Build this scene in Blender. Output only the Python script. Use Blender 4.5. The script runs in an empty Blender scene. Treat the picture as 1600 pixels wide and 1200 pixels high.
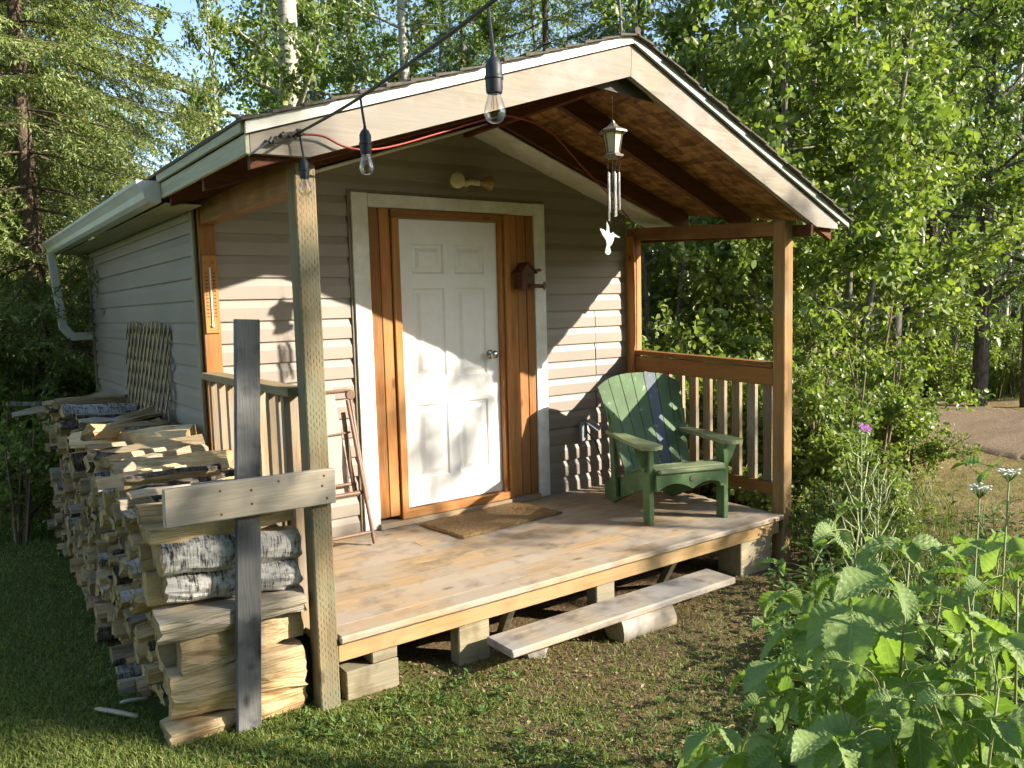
import bpy, math, random
import numpy as np
from mathutils import Vector, Matrix
PI = math.pi
rng = np.random.default_rng(7); random.seed(7)
sc = bpy.context.scene
COL = sc.collection
# ------------------------------------------------------------------ camera, sky, sun, exposure
CAM = np.array([-2.6765, -5.0509, 1.5119]); YAW, PIT, ROL, FPX = 0.6227, -0.095, -0.0267, 1267.0
FW = np.array([math.sin(YAW)*math.cos(PIT), math.cos(YAW)*math.cos(PIT), math.sin(PIT)])
_r = np.array([math.cos(YAW), -math.sin(YAW), 0.0]); _u = np.cross(_r, FW)
RT = math.cos(ROL)*_r + math.sin(ROL)*_u; UP = -math.sin(ROL)*_r + math.cos(ROL)*_u
cam = bpy.data.cameras.new('camera'); cam_o = bpy.data.objects.new('camera', cam); COL.objects.link(cam_o)
cam.sensor_width = 36.0; cam.lens = FPX/1600*36.0; cam.clip_start = 0.05; cam.clip_end = 2000
M3 = Matrix((RT, UP, -FW)).transposed()
cam_o.matrix_world = Matrix.Translation(Vector(CAM)) @ M3.to_4x4()
sc.camera = cam_o
SUN = np.array([0.595, -0.694, 0.405]); SUN = SUN/np.linalg.norm(SUN)      # towards the sun
w = bpy.data.worlds.new('World'); sc.world = w; w.use_nodes = True
nt = w.node_tree; nt.nodes.clear()
sky = nt.nodes.new('ShaderNodeTexSky'); sky.sky_type = 'NISHITA'; sky.sun_disc = False
sky.sun_elevation = math.asin(SUN[2]); sky.sun_rotation = math.atan2(SUN[0], SUN[1])
sky.air_density = 1.0; sky.dust_density = 0.6; sky.ozone_density = 1.5
bg = nt.nodes.new('ShaderNodeBackground'); bg.inputs['Strength'].default_value = 0.125
ow = nt.nodes.new('ShaderNodeOutputWorld')
nt.links.new(sky.outputs[0], bg.inputs[0]); nt.links.new(bg.outputs[0], ow.inputs[0])
sl = bpy.data.lights.new('sun', 'SUN'); sl.energy = 4.7; sl.angle = math.radians(0.53); sl.color = (1.0, 0.935, 0.83)
so = bpy.data.objects.new('sun', sl); COL.objects.link(so)
so.rotation_euler = Vector(SUN).to_track_quat('Z', 'Y').to_euler()
sc.view_settings.view_transform = 'Standard'; sc.view_settings.look = 'None'
sc.view_settings.exposure = 1.52; sc.view_settings.gamma = 1.0; sc.view_settings.use_curve_mapping = False
try: sc.view_settings.use_white_balance = True; sc.view_settings.white_balance_temperature = 6800; sc.view_settings.white_balance_tint = 10
except AttributeError: pass
sc.cycles.use_denoising = True; sc.cycles.use_light_tree = False; sc.cycles.use_adaptive_sampling = True; sc.cycles.adaptive_threshold = 0.03
sc.cycles.max_bounces = 5; sc.cycles.diffuse_bounces = 3; sc.cycles.glossy_bounces = 2
sc.cycles.transmission_bounces = 4; sc.cycles.transparent_max_bounces = 8
sc.cycles.caustics_reflective = False; sc.cycles.caustics_refractive = False

# ------------------------------------------------------------------ helpers
def ray(px, py): return FW + (px-800)/FPX*RT - (py-600)/FPX*UP
def U(px, py, axis, val):
    d = ray(px, py); i = 'xyz'.index(axis); return CAM + d*((val-CAM[i])/d[i])
def UD(px, py, depth): return CAM + ray(px, py)*depth
def sm(a, b, x):
    t = np.clip((x-a)/(b-a), 0, 1); return t*t*(3-2*t)
def G(x, y):
    x = np.asarray(x, float); y = np.asarray(y, float)
    n = .016*np.sin(1.7*x+.6*y)+.013*np.sin(2.3*y-1.1*x+1)+.008*np.sin(5.1*x+1.3)*np.sin(4.3*y)
    far = .10*np.sin(.23*x+.4)*np.sin(.19*y)*sm(6, 18, np.hypot(x, y))
    return -.325-.085*sm(-1, 2.2, x)+n+far
def spot(px, depth):                                   # ground point under that column of the picture at that depth
    P = UD(px, 480, depth); return np.array([P[0], P[1], float(G(P[0], P[1]))])

def tag(o, label, cat, group=None):
    o['label'] = label; o['category'] = cat
    if group: o['group'] = group
    return o
def thing(name, label, cat, loc=(0, 0, 0), rotz=0, group=None):
    o = bpy.data.objects.new(name, None); COL.objects.link(o); o.empty_display_size = .1
    o.location = loc; o.rotation_euler = (0, 0, rotz); return tag(o, label, cat, group)
def link(name, me, mat=None, parent=None):
    o = bpy.data.objects.new(name, me); COL.objects.link(o)
    if mat is not None:
        for m in (mat if isinstance(mat, (list, tuple)) else [mat]):
            if len(me.materials) < (len(mat) if isinstance(mat, (list, tuple)) else 1): me.materials.append(m)
    if parent is not None: o.parent = parent
    return o
def np_mesh(name, V, faces, mi=None, smooth=False):
    """V (n,3); faces: list of int arrays (m,k)"""
    me = bpy.data.meshes.new(name); V = np.asarray(V, np.float32)
    me.vertices.add(len(V)); me.vertices.foreach_set('co', V.ravel())
    faces = [np.asarray(f, np.int32) for f in faces if len(f)]
    nl = sum(f.size for f in faces); npol = sum(len(f) for f in faces)
    me.loops.add(nl); me.polygons.add(npol)
    me.loops.foreach_set('vertex_index', np.concatenate([f.ravel() for f in faces]))
    tot = np.concatenate([np.full(len(f), f.shape[1], np.int32) for f in faces])
    me.polygons.foreach_set('loop_start', np.concatenate([[0], np.cumsum(tot)[:-1]]).astype(np.int32))
    if mi is not None: me.polygons.foreach_set('material_index', np.asarray(mi, np.int32))
    me.update(calc_edges=True)
    if smooth: me.polygons.foreach_set('use_smooth', np.ones(npol, bool))
    return me

class MB:
    def __init__(s): s.v = []; s.f = []; s.m = []
    def add(s, V, F, m=0):
        b = len(s.v); s.v += [tuple(map(float, p)) for p in V]
        for f in F: s.f.append(tuple(b+i for i in f)); s.m.append(m)
        return s
    def box(s, lo, hi, c=.003, m=0, X=None):
        """chamfered box between two corners; X an optional 4x4"""
        lo = np.array(lo, float); hi = np.array(hi, float); c = min(c, .45*float(min(hi-lo)))
        V = []; idx = {}
        for sx in (0, 1):
            for sy in (0, 1):
                for sz in (0, 1):
                    S = (sx, sy, sz)
                    for a in range(3):                  # vertex lying on face of axis a
                        p = [(lo[i]+c if S[i] == 0 else hi[i]-c) for i in range(3)]
                        p[a] = lo[a] if S[a] == 0 else hi[a]
                        idx[S, a] = len(V); V.append(p)
        F = []
        for a in range(3):
            b, d = [i for i in range(3) if i != a]
            for sa in (0, 1):
                q = []
                for (sb, sd) in ((0, 0), (1, 0), (1, 1), (0, 1)):
                    S = [0]*3; S[a] = sa; S[b] = sb; S[d] = sd; q.append(idx[tuple(S), a])
                F.append(q)
        for a in range(3):
            b, d = [i for i in range(3) if i != a]
            for sb in (0, 1):
                for sd in (0, 1):
                    S0 = [0]*3; S1 = [0]*3; S0[b] = S1[b] = sb; S0[d] = S1[d] = sd; S0[a] = 0; S1[a] = 1
                    F.append([idx[tuple(S0), b], idx[tuple(S1), b], idx[tuple(S1), d], idx[tuple(S0), d]])
        for k in [(a, b, d) for a in (0, 1) for b in (0, 1) for d in (0, 1)]:
            F.append([idx[k, 0], idx[k, 1], idx[k, 2]])
        ctr = (lo+hi)/2; V = np.array(V)
        F2 = []
        for f in F:
            n = np.cross(V[f[1]]-V[f[0]], V[f[2]]-V[f[0]])
            F2.append(f if n @ (V[f].mean(0)-ctr) > 0 else f[::-1])
        if X is not None: V = np.array([X @ Vector(p) for p in V])
        return s.add(V, F2, m)
    def beam(s, A, B, wd, ht, c=.003, m=0, up=(0, 0, 1)):
        """bar from A to B, wd across, ht along up"""
        A = Vector(A); B = Vector(B); d = (B-A); L = d.length; d.normalize(); u = Vector(up)
        sd = d.cross(u).normalized(); u = sd.cross(d).normalized()
        X = Matrix((d, sd, u)).transposed().to_4x4(); X.translation = A
        return s.box((0, -wd/2, -ht/2), (L, wd/2, ht/2), c, m, X)
    def prism(s, poly, axis, a, b, m=0):
        """polygon in the two other axes extruded along axis from a to b"""
        o = [i for i in range(3) if i != axis]; n = len(poly); V = []
        for t in (a, b):
            for p in poly:
                q = [0]*3; q[axis] = t; q[o[0]], q[o[1]] = p; V.append(q)
        F = [list(range(n))[::-1], list(range(n, 2*n))]+[[i, (i+1) % n, n+(i+1) % n, n+i] for i in range(n)]
        return s.add(V, F, m)
    def tube(s, P, R, n=8, m=0, caps=True):
        P = [np.array(p, float) for p in P]; k = len(P)
        R = [R]*k if np.isscalar(R) else list(R); V = []; ref = None
        for i in range(k):
            t = P[min(i+1, k-1)]-P[max(i-1, 0)]; t = t/(np.linalg.norm(t)+1e-9)
            if ref is None: ref = np.array([0, 0, 1.]) if abs(t[2]) < .9 else np.array([1., 0, 0])
            a = np.cross(t, ref); a /= np.linalg.norm(a)+1e-9; b = np.cross(t, a); ref = -b if False else ref
            for j in range(n):
                th = 2*PI*j/n; V.append(P[i]+R[i]*(math.cos(th)*a+math.sin(th)*b))
        F = [[i*n+j, (i+1)*n+j, (i+1)*n+(j+1) % n, i*n+(j+1) % n] for i in range(k-1) for j in range(n)]
        if caps: F += [list(range(n)), list(range((k-1)*n, k*n))[::-1]]
        return s.add(V, F, m)
    def lathe(s, prof, n=16, at=(0, 0, 0), m=0, X=None):
        V = []
        for (r, z) in prof:
            for j in range(n):
                th = 2*PI*j/n; V.append((r*math.cos(th), r*math.sin(th), z))
        k = len(prof)
        F = [[i*n+j, i*n+(j+1) % n, (i+1)*n+(j+1) % n, (i+1)*n+j] for i in range(k-1) for j in range(n)]
        F += [list(range(n))[::-1], list(range((k-1)*n, k*n))]
        V = np.array(V)
        if X is not None: V = np.array([X @ Vector(p) for p in V])
        return s.add(V+np.array(at), F, m)
    def mesh(s, name, smooth=False, angle=None):
        me = bpy.data.meshes.new(name); me.from_pydata(s.v, [], s.f)
        if any(s.m): me.polygons.foreach_set('material_index', s.m)
        if smooth:
            me.polygons.foreach_set('use_smooth', [True]*len(me.polygons))
            if angle: me.set_sharp_from_angle(angle=math.radians(angle))
        me.update(); return me
    def build(s, name, mat, parent=None, smooth=False, angle=None):
        return link(name, s.mesh(name, smooth, angle), mat, parent)
def bx(name, lo, hi, mat, parent=None, c=.003): return MB().box(lo, hi, c).build(name, mat, parent)

# ------------------------------------------------------------------ materials
class NT:
    def __init__(s, name):
        s.mat = bpy.data.materials.new(name); s.mat.use_nodes = True; s.t = s.mat.node_tree; s.t.nodes.clear()
        s.out = s.n('ShaderNodeOutputMaterial')
    def n(s, typ, **kw):
        nd = s.t.nodes.new(typ)
        for k, v in kw.items(): setattr(nd, k, v)
        return nd
    def set(s, sock, v):
        if hasattr(v, 'is_output') or isinstance(v, bpy.types.NodeSocket): s.t.links.new(v, sock)
        elif isinstance(v, (tuple, list)) and len(v) == 3 and sock.type == 'RGBA': sock.default_value = (*v, 1)
        else: sock.default_value = v
    def math(s, op, a, b=0.0, c=None):
        nd = s.n('ShaderNodeMath', operation=op); s.set(nd.inputs[0], a); s.set(nd.inputs[1], b)
        if c is not None: s.set(nd.inputs[2], c)
        return nd.outputs[0]
    def vmath(s, op, a, b):
        nd = s.n('ShaderNodeVectorMath', operation=op); s.set(nd.inputs[0], a); s.set(nd.inputs[1], b); return nd.outputs[0]
    def noise(s, vec, scale, detail=3, rough=.55, dist=0.0):
        nd = s.n('ShaderNodeTexNoise'); s.set(nd.inputs['Vector'], vec); nd.inputs['Scale'].default_value = scale
        nd.inputs['Detail'].default_value = detail; nd.inputs['Roughness'].default_value = rough
        nd.inputs['Distortion'].default_value = dist; return nd.outputs['Fac']
    def ramp(s, fac, *stops):
        nd = s.n('ShaderNodeValToRGB'); s.set(nd.inputs[0], fac); e = nd.color_ramp.elements
        while len(e) < len(stops): e.new(.5)
        for i, (p, c) in enumerate(stops):
            e[i].position = p; e[i].color = (*c, 1) if len(c) == 3 else c
        return nd.outputs[0]
    def rng(s, v, a, b, c=0.0, d=1.0):
        nd = s.n('ShaderNodeMapRange'); s.set(nd.inputs[0], v)
        for i, q in enumerate((a, b, c, d)): nd.inputs[i+1].default_value = q
        return nd.outputs[0]
    def mix(s, fac, a, b, mode='MIX'):
        nd = s.n('ShaderNodeMix', data_type='RGBA', blend_type=mode)
        s.set(nd.inputs[0], fac); s.set(nd.inputs[6], a); s.set(nd.inputs[7], b); return nd.outputs[2]
    def bump(s, h, strength=.3, dist=.01):
        nd = s.n('ShaderNodeBump'); nd.inputs['Strength'].default_value = strength
        nd.inputs['Distance'].default_value = dist; s.set(nd.inputs['Height'], h); return nd.outputs[0]
    def bsdf(s, col, rough=.6, normal=None, metal=0.0, spec=.4, **kw):
        nd = s.n('ShaderNodeBsdfPrincipled'); s.set(nd.inputs['Base Color'], col); s.set(nd.inputs['Roughness'], rough)
        nd.inputs['Metallic'].default_value = metal; nd.inputs['Specular IOR Level'].default_value = spec
        if normal is not None: s.set(nd.inputs['Normal'], normal)
        for k, v in kw.items(): s.set(nd.inputs[k], v)
        return nd.outputs[0]
    def done(s, sh): s.t.links.new(sh, s.out.inputs[0]); return s.mat
    def obj(s): return s.n('ShaderNodeTexCoord').outputs['Object']
    def rnd(s): return s.n('ShaderNodeObjectInfo').outputs['Random']

def shade(c, k): return tuple(min(1, x*k) for x in c)
def wood(name, col, axis='x', dark=.55, grey=None, greyamt=0.5, rough=.75, grain=1.0, bdist=.006, knots=True, var=.25, bump=.35, incise=None, stain=None):
    t = NT(name); o = t.obj(); r = t.rnd()
    off = t.n('ShaderNodeCombineXYZ'); 
    for i, k in enumerate((37.1, 19.7, 53.3)): t.set(off.inputs[i], t.math('MULTIPLY', r, k))
    p = t.vmath('ADD', o, off.outputs[0])
    s = [1.0, 1.0, 1.0]; s['xyz'.index(axis)] = .06
    pl = t.vmath('MULTIPLY', p, tuple(s))
    g1 = t.noise(pl, 22*grain, 3, .6, .6); g2 = t.noise(pl, 120*grain, 1, .6)
    big = t.noise(p, 2.6, 2, .55)
    c = t.ramp(g1, (.25, shade(col, dark)), (.5, col), (.8, shade(col, 1.18)))
    c = t.mix(t.rng(g2, .35, .7, 0, .45), c, shade(col, dark*.9))
    if grey: c = t.mix(t.math('MULTIPLY', t.rng(big, .35, .62), greyamt), c, grey)
    if stain: c = t.mix(t.rng(t.noise(p, 5.5, 3, .6), .50, .70, 0, stain[1]), c, stain[0])
    vb = t.math('ADD', t.math('MULTIPLY', r, 2*var), 1-var)
    hs = t.n('ShaderNodeHueSaturation'); t.set(hs.inputs['Value'], vb); t.set(hs.inputs['Color'], c); c = hs.outputs[0]
    if knots:
        k3 = [5.0]*3; k3['xyz'.index(axis)] = 2.2
        vo = t.n('ShaderNodeTexVoronoi'); t.set(vo.inputs['Vector'], t.vmath('MULTIPLY', p, tuple(k3))); vo.inputs['Scale'].default_value = 1.0
        c = t.mix(t.rng(vo.outputs['Distance'], .05, .11, .75, 0), c, shade(col, .28))
    h = t.math('ADD', t.math('MULTIPLY', g1, .6), t.math('MULTIPLY', g2, .5))
    if incise:
        sx = t.n('ShaderNodeSeparateXYZ'); t.set(sx.inputs[0], o)
        u = t.math('DIVIDE', sx.outputs[0], .0135); row = t.math('FLOOR', u)
        v = t.math('ADD', t.math('DIVIDE', sx.outputs[2], .034), t.math('MULTIPLY', row, .5))
        fu = t.math('ABSOLUTE', t.math('SUBTRACT', t.math('FRACT', u), .5)); fv = t.math('ABSOLUTE', t.math('SUBTRACT', t.math('FRACT', v), .5))
        e = t.math('ADD', t.math('POWER', t.math('DIVIDE', fu, .24), 2.0), t.math('POWER', t.math('DIVIDE', fv, .34), 2.0))
        ms = t.math('MULTIPLY', t.rng(e, .5, 1.1, 1, 0), t.rng(t.noise(o, 12, 3), .38, .6, .1, 1))
        c = t.mix(t.math('MULTIPLY', ms, .55), c, shade(col, .18)); h = t.math('SUBTRACT', h, t.math('MULTIPLY', ms, 2.0))
    return t.done(t.bsdf(c, rough, t.bump(h, bump, bdist), spec=.25))
def flat(name, col, rough=.5, metal=0.0, spec=.4, nscale=14, var=.12, bump=.1, dirt=None):
    t = NT(name); o = t.obj(); n = t.noise(o, nscale, 4, .6); n2 = t.noise(o, 2.2, 3)
    c = t.ramp(n, (.3, shade(col, 1-var)), (.7, shade(col, 1+var)))
    if dirt: c = t.mix(t.rng(n2, .45, .7, 0, dirt[1]), c, dirt[0])
    return t.done(t.bsdf(c, t.rng(n, .3, .7, rough-.08, rough+.08), t.bump(n, bump, .004), metal, spec))
def leafmat(name, c0, c1, trans=.35, rough=.45, yellow=None, spec=.35):
    t = NT(name); r = t.n('ShaderNodeNewGeometry').outputs['Random Per Island']
    st = [(0.0, c0), (.75, c1)]
    st.append((1.0, yellow if yellow else shade(c1, 1.3)))
    c = t.ramp(r, *st)
    tr = t.n('ShaderNodeBsdfTranslucent'); t.set(tr.inputs[0], t.mix(1.0, c, (1.0, 1.08, .42), 'MULTIPLY'))
    mx = t.n('ShaderNodeMixShader'); mx.inputs[0].default_value = trans
    t.t.links.new(t.bsdf(c, rough, spec=spec), mx.inputs[1]); t.t.links.new(tr.outputs[0], mx.inputs[2])
    return t.done(mx.outputs[0])
def bark(name, col, dark, scale=1.0, birch=False, zs=.35):
    t = NT(name); o = t.obj(); p = t.vmath('ADD', o, (3.1, 1.7, 0.0))
    st = t.vmath('MULTIPLY', p, (1.0, 1.0, zs))
    n = t.noise(st, 26*scale, 5, .65); n2 = t.noise(p, 5*scale, 4)
    if birch:
        lent = t.noise(t.vmath('MULTIPLY', p, (.6, .6, 5.0)), 9*scale, 4, .7)
        c = t.mix(t.rng(lent, .56, .66), t.ramp(n2, (.3, shade(col, .7)), (.65, col)), dark)
        h = t.math('SUBTRACT', n, lent)
    else:
        c = t.ramp(n, (.32, dark), (.6, col)); c = t.mix(t.rng(n2, .5, .75, 0, .5), c, shade(col, 1.4)); h = n
    return t.done(t.bsdf(c, .85, t.bump(h, .7, .02), spec=.2))

M = {}
def siding_mat():
    t = NT('siding_vinyl'); o = t.obj()
    n = t.noise(t.vmath('MULTIPLY', o, (1.0, .4, 12.0)), 10, 3, .6); big = t.noise(o, 1.4, 3)
    c = t.ramp(big, (.3, (.235, .20, .165)), (.7, (.285, .245, .20)))
    c = t.mix(t.rng(t.noise(o, 9, 4, .7), .56, .8, 0, .3), c, (.17, .155, .11))
    return t.done(t.bsdf(c, .5, t.bump(n, .12, .003), spec=.35))
M['siding'] = siding_mat()
M['trim_beige'] = flat('beige_corner_trim', (.26, .235, .165), .55)
M['white_trim'] = flat('white_painted_wood', (.74, .73, .68), .55, dirt=((.45, .40, .28), .5), bump=.2)
M['door_white'] = flat('white_door_paint', (.80, .80, .78), .38, var=.03, bump=.04, dirt=((.66, .64, .58), .3))
M['metal_white'] = flat('white_coated_metal', (.60, .60, .54), .4, var=.05, bump=.05, dirt=((.48, .47, .36), .5))
M['cedar_z'] = wood('cedar_boards', (.40, .165, .05), 'z', .5, grey=(.30, .17, .07), greyamt=.5, var=.3)
M['cedar_x'] = wood('cedar_boards_level', (.40, .17, .055), 'x', .5, grey=(.32, .18, .07), greyamt=.5, var=.2)
M['rail_y'] = wood('stained_rail_wood', (.30, .125, .035), 'y', .5, grey=(.26, .14, .05), greyamt=.5, var=.15)
M['rail_left_y'] = wood('weathered_rail_wood', (.33, .25, .13), 'y', .55, grey=(.24, .20, .12), greyamt=.6, var=.12)
M['baluster'] = wood('weathered_baluster_wood', (.31, .215, .115), 'z', .5, grey=(.24, .215, .18), greyamt=.6, var=.3)
M['post_incised'] = wood('incised_treated_post', (.25, .185, .10), 'z', .5, grey=(.16, .155, .095), greyamt=.85, incise=True, var=0)
M['post_brown'] = wood('brown_treated_post', (.36, .20, .075), 'z', .55, grey=(.27, .19, .10), greyamt=.6, var=.1)
M['fascia_x'] = wood('bleached_fascia_wood', (.29, .245, .185), 'x', .65, grey=(.235, .215, .19), greyamt=.7, var=.04, stain=((.36, .33, .32), .45), bump=.2)
M['fascia_y'] = wood('shade_toned_eave_board', (.42, .40, .28), 'y', .78, var=.05, bump=.2, knots=False)  # green-grey of the shaded side face is put into the colour
M['rafter'] = wood('dark_stained_rafter', (.115, .04, .018), 'x', .6, var=.2)
M['beam_y'] = wood('yellow_beam_wood', (.36, .19, .07), 'y', .55, grey=(.20, .09, .035), greyamt=.9, var=.2)
def osb():
    t = NT('strand_board'); o = t.obj(); vs = []
    for sc_, ro in (((15, 4.5, 8), 1), ((5, 17, 8), 2)):
        vo = t.n('ShaderNodeTexVoronoi'); t.set(vo.inputs['Vector'], t.vmath('MULTIPLY', t.vmath('ADD', o, (ro*1.3, ro*.7, ro*.4)), sc_)); vo.inputs['Scale'].default_value = 1.6
        vs.append(vo.outputs['Color'])
    a = t.n('ShaderNodeSeparateColor'); t.set(a.inputs[0], vs[0]); b = t.n('ShaderNodeSeparateColor'); t.set(b.inputs[0], vs[1])
    f = t.math('ADD', t.math('MULTIPLY', a.outputs[0], .55), t.math('MULTIPLY', b.outputs[1], .45))
    c = t.ramp(f, (.15, (.10, .04, .012)), (.5, (.23, .105, .032)), (.85, (.38, .20, .07)))
    return t.done(t.bsdf(c, .6, t.bump(f, .3, .004), spec=.3))
M['osb'] = osb()
M['deck'] = wood('weathered_deck_board', (.40, .275, .15), 'x', .58, grey=(.33, .28, .22), greyamt=.95, var=.07, bump=.4, stain=((.17, .135, .095), .8))
M['rim'] = wood('treated_rim_joist', (.38, .24, .10), 'x', .6, grey=(.33, .24, .13), greyamt=.6, var=.05, stain=((.20, .13, .06), .5))
M['block'] = wood('rough_timber_block', (.36, .29, .17), 'x', .45, grey=(.26, .23, .16), greyamt=.8, var=.2, bump=.8, stain=((.12, .09, .05), .8))
M['black_board'] = wood('black_weathered_board', (.06, .063, .068), 'z', .4, grey=(.19, .185, .175), greyamt=.9, var=0, bump=.6, stain=((.012, .014, .02), .9))
M['pale_board'] = wood('pale_weathered_board', (.44, .37, .27), 'x', .7, grey=(.38, .35, .31), greyamt=.5, var=0, bump=.2)
M['step'] = wood('step_plank_wood', (.37, .30, .21), 'x', .65, grey=(.28, .265, .245), greyamt=.9, var=.05, stain=((.13, .11, .09), .85))
M['shingle'] = flat('asphalt_shingle', (.085, .07, .055), .9, nscale=60, var=.5, bump=.6)
def greenpaint(name, col, wear):
    t = NT(name); o = t.obj(); r = t.rnd()
    p = t.vmath('ADD', o, (1.0, 2.0, 3.0)); n = t.noise(p, 16, 5, .7); g = t.noise(t.vmath('MULTIPLY', p, (1, 1, .2)), 60, 3)
    c = t.mix(t.rng(t.noise(p, 4, 3), .3, .7), shade(col, .8), shade(col, 1.25))
    c = t.mix(t.rng(n, .60, .72, 0, wear), c, (.42, .45, .34))
    return t.done(t.bsdf(c, .5, t.bump(t.math('ADD', n, g), .2, .004), spec=.4))
M['chair'] = greenpaint('green_chair_paint', (.085, .15, .06), .8)
M['chair_arm'] = greenpaint('faded_green_chair_paint', (.20, .235, .12), .9)
M['chair_bare'] = greenpaint('worn_bluish_slat_paint', (.10, .13, .15), .9)
M['mat'] = flat('coir_fibre', (.20, .12, .045), .95, nscale=90, var=.55, bump=1.0, dirt=((.13, .09, .04), .6))
M['black_rubber'] = flat('black_rubber', (.016, .018, .022), .5, var=.2)
M['grey_plastic'] = flat('grey_plastic_box', (.22, .24, .26), .5)
M['steel'] = flat('steel', (.55, .53, .5), .28, 1.0, var=.1)
M['brown_tube'] = flat('brown_coated_tube', (.16, .095, .06), .45)
M['sling'] = flat('beige_sling_fabric', (.42, .35, .26), .85, nscale=120)
M['red_cord'] = flat('red_cord', (.24, .03, .015), .5)
M['cable'] = flat('dark_cable', (.05, .045, .035), .6)
M['bronze'] = flat('lantern_metal', (.17, .14, .11), .45, .3)
M['lamp_glass'] = flat('cream_frosted_glass', (.68, .58, .36), .3, var=.04)
M['tin'] = flat('chime_tube_metal', (.45, .40, .38), .25, 1.0)
M['bird'] = flat('pale_mint_acrylic', (.40, .52, .45), .35, var=.04)
M['opal'] = flat('frosted_bulb', (.62, .56, .36), .3, var=.1)
M['amber'] = flat('amber_bulb', (.34, .24, .09), .2, var=.2)
M['rust'] = flat('rusty_birdhouse', (.11, .045, .025), .7, var=.5, bump=.5)
M['thermo'] = wood('thermometer_plaque', (.45, .20, .06), 'z', .7, knots=False, var=0)
M['ink'] = flat('dark_print', (.05, .03, .015), .7)
M['clear_white'] = flat('thermometer_tube', (.8, .76, .68), .2)
def glass():
    t = NT('clear_bulb_glass'); g = t.n('ShaderNodeBsdfGlass'); g.inputs['Roughness'].default_value = 0; g.inputs['IOR'].default_value = 1.06
    tr = t.n('ShaderNodeBsdfTransparent'); tr.inputs[0].default_value = (.93, .9, .84, 1); gl = t.n('ShaderNodeBsdfGlossy'); gl.inputs['Roughness'].default_value = .03
    fr = t.n('ShaderNodeLayerWeight'); fr.inputs[0].default_value = .35
    mx = t.n('ShaderNodeMixShader'); t.set(mx.inputs[0], t.math('ADD', t.math('MULTIPLY', fr.outputs['Facing'], .55), .06))
    t.t.links.new(tr.outputs[0], mx.inputs[1]); t.t.links.new(gl.outputs[0], mx.inputs[2]); return t.done(mx.outputs[0])
M['glass'] = glass()
M['filament'] = flat('bulb_filament', (.35, .22, .10), .4, .6)
M['split'] = wood('split_firewood', (.58, .42, .22), 'x', .75, grey=(.45, .36, .23), greyamt=.7, var=.25, bump=1.0, bdist=.016, knots=False, stain=((.27, .16, .07), .75))
M['split_grey'] = wood('aged_split_firewood', (.42, .34, .22), 'x', .7, grey=(.34, .31, .26), greyamt=.8, var=.3, bump=1.0, bdist=.016, knots=False)
def endgrain():
    t = NT('cut_log_end'); o = t.obj(); r = t.rnd(); n = t.noise(o, 55, 4, .7); b = t.noise(o, 7, 3)
    c = t.ramp(n, (.3, (.22, .15, .065)), (.7, (.48, .35, .17))); c = t.mix(t.rng(b, .42, .66, 0, .75), c, (.19, .14, .08)); sy = t.n('ShaderNodeSeparateXYZ'); t.set(sy.inputs[0], o)
    rad = t.math('SQRT', t.math('ADD', t.math('POWER', t.math('ADD', sy.outputs[1], .05), 2.0), t.math('POWER', t.math('ADD', sy.outputs[2], .04), 2.0)))
    rg = t.math('SINE', t.math('ADD', t.math('MULTIPLY', rad, 700.0), t.math('MULTIPLY', b, 9.0))); c = t.mix(t.rng(rg, .2, 1, 0, .4), c, (.14, .085, .035))
    hs = t.n('ShaderNodeHueSaturation'); t.set(hs.inputs['Value'], t.math('ADD', t.math('MULTIPLY', r, .8), .55)); t.set(hs.inputs['Color'], c)
    return t.done(t.bsdf(hs.outputs[0], .9, t.bump(n, .6, .006), spec=.15))
M['end'] = endgrain()
def logbark(name, light, darkc, amt):
    t = NT(name); o = t.obj(); r = t.rnd(); cx = t.n('ShaderNodeCombineXYZ'); t.set(cx.inputs[0], t.math('MULTIPLY', r, 31.0)); p = t.vmath('ADD', o, cx.outputs[0])
    n = t.noise(p, 30, 5, .7); s = t.noise(t.vmath('MULTIPLY', p, (6.0, .6, .6)), 22, 4, .7); b = t.noise(p, 5, 3)
    f = t.math('ADD', t.math('MULTIPLY', n, .4), t.math('ADD', t.math('MULTIPLY', s, .45), t.math('MULTIPLY', b, .25)))
    c = t.mix(t.rng(f, amt-.05, amt+.06), light, darkc)
    return t.done(t.bsdf(c, .85, t.bump(f, .7, .01), spec=.2))
M['birch'] = logbark('white_birch_bark', (.55, .53, .49), (.045, .042, .045), .58)
M['aspen_log'] = logbark('grey_aspen_bark', (.30, .29, .25), (.055, .05, .045), .54)
M['dark_log'] = logbark('dark_log_bark', (.16, .13, .10), (.03, .026, .024), .52)
M['lattice'] = wood('weathered_lattice_slat', (.40, .29, .15), 'z', .5, knots=False, grey=(.22, .19, .13), greyamt=.6, var=.25)
M['stone'] = flat('field_stone', (.22, .19, .16), .85, nscale=20, var=.4, bump=.8)
M['aspen_bark'] = bark('pale_aspen_bark', (.50, .47, .38), (.05, .045, .035), .8, birch=True)
M['grey_bark'] = bark('grey_bark', (.22, .20, .16), (.06, .05, .04), 1.0)
M['dark_bark'] = bark('dark_poplar_bark', (.13, .115, .10), (.035, .03, .026), 1.0)
M['spruce_bark'] = bark('spruce_bark', (.13, .095, .065), (.04, .03, .022), 1.2)
M['twig'] = flat('bare_twig', (.19, .14, .09), .85)
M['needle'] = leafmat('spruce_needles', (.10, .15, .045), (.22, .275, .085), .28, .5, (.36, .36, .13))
M['needle_shaded'] = leafmat('shaded_spruce_needles', (.05, .10, .04), (.11, .18, .065), .2, .5)  # darker copy of the spruce needles, shade put into the colour
M['leaf_aspen'] = leafmat('aspen_leaves', (.09, .155, .033), (.205, .28, .07), .43, .40, (.31, .35, .11))
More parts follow.
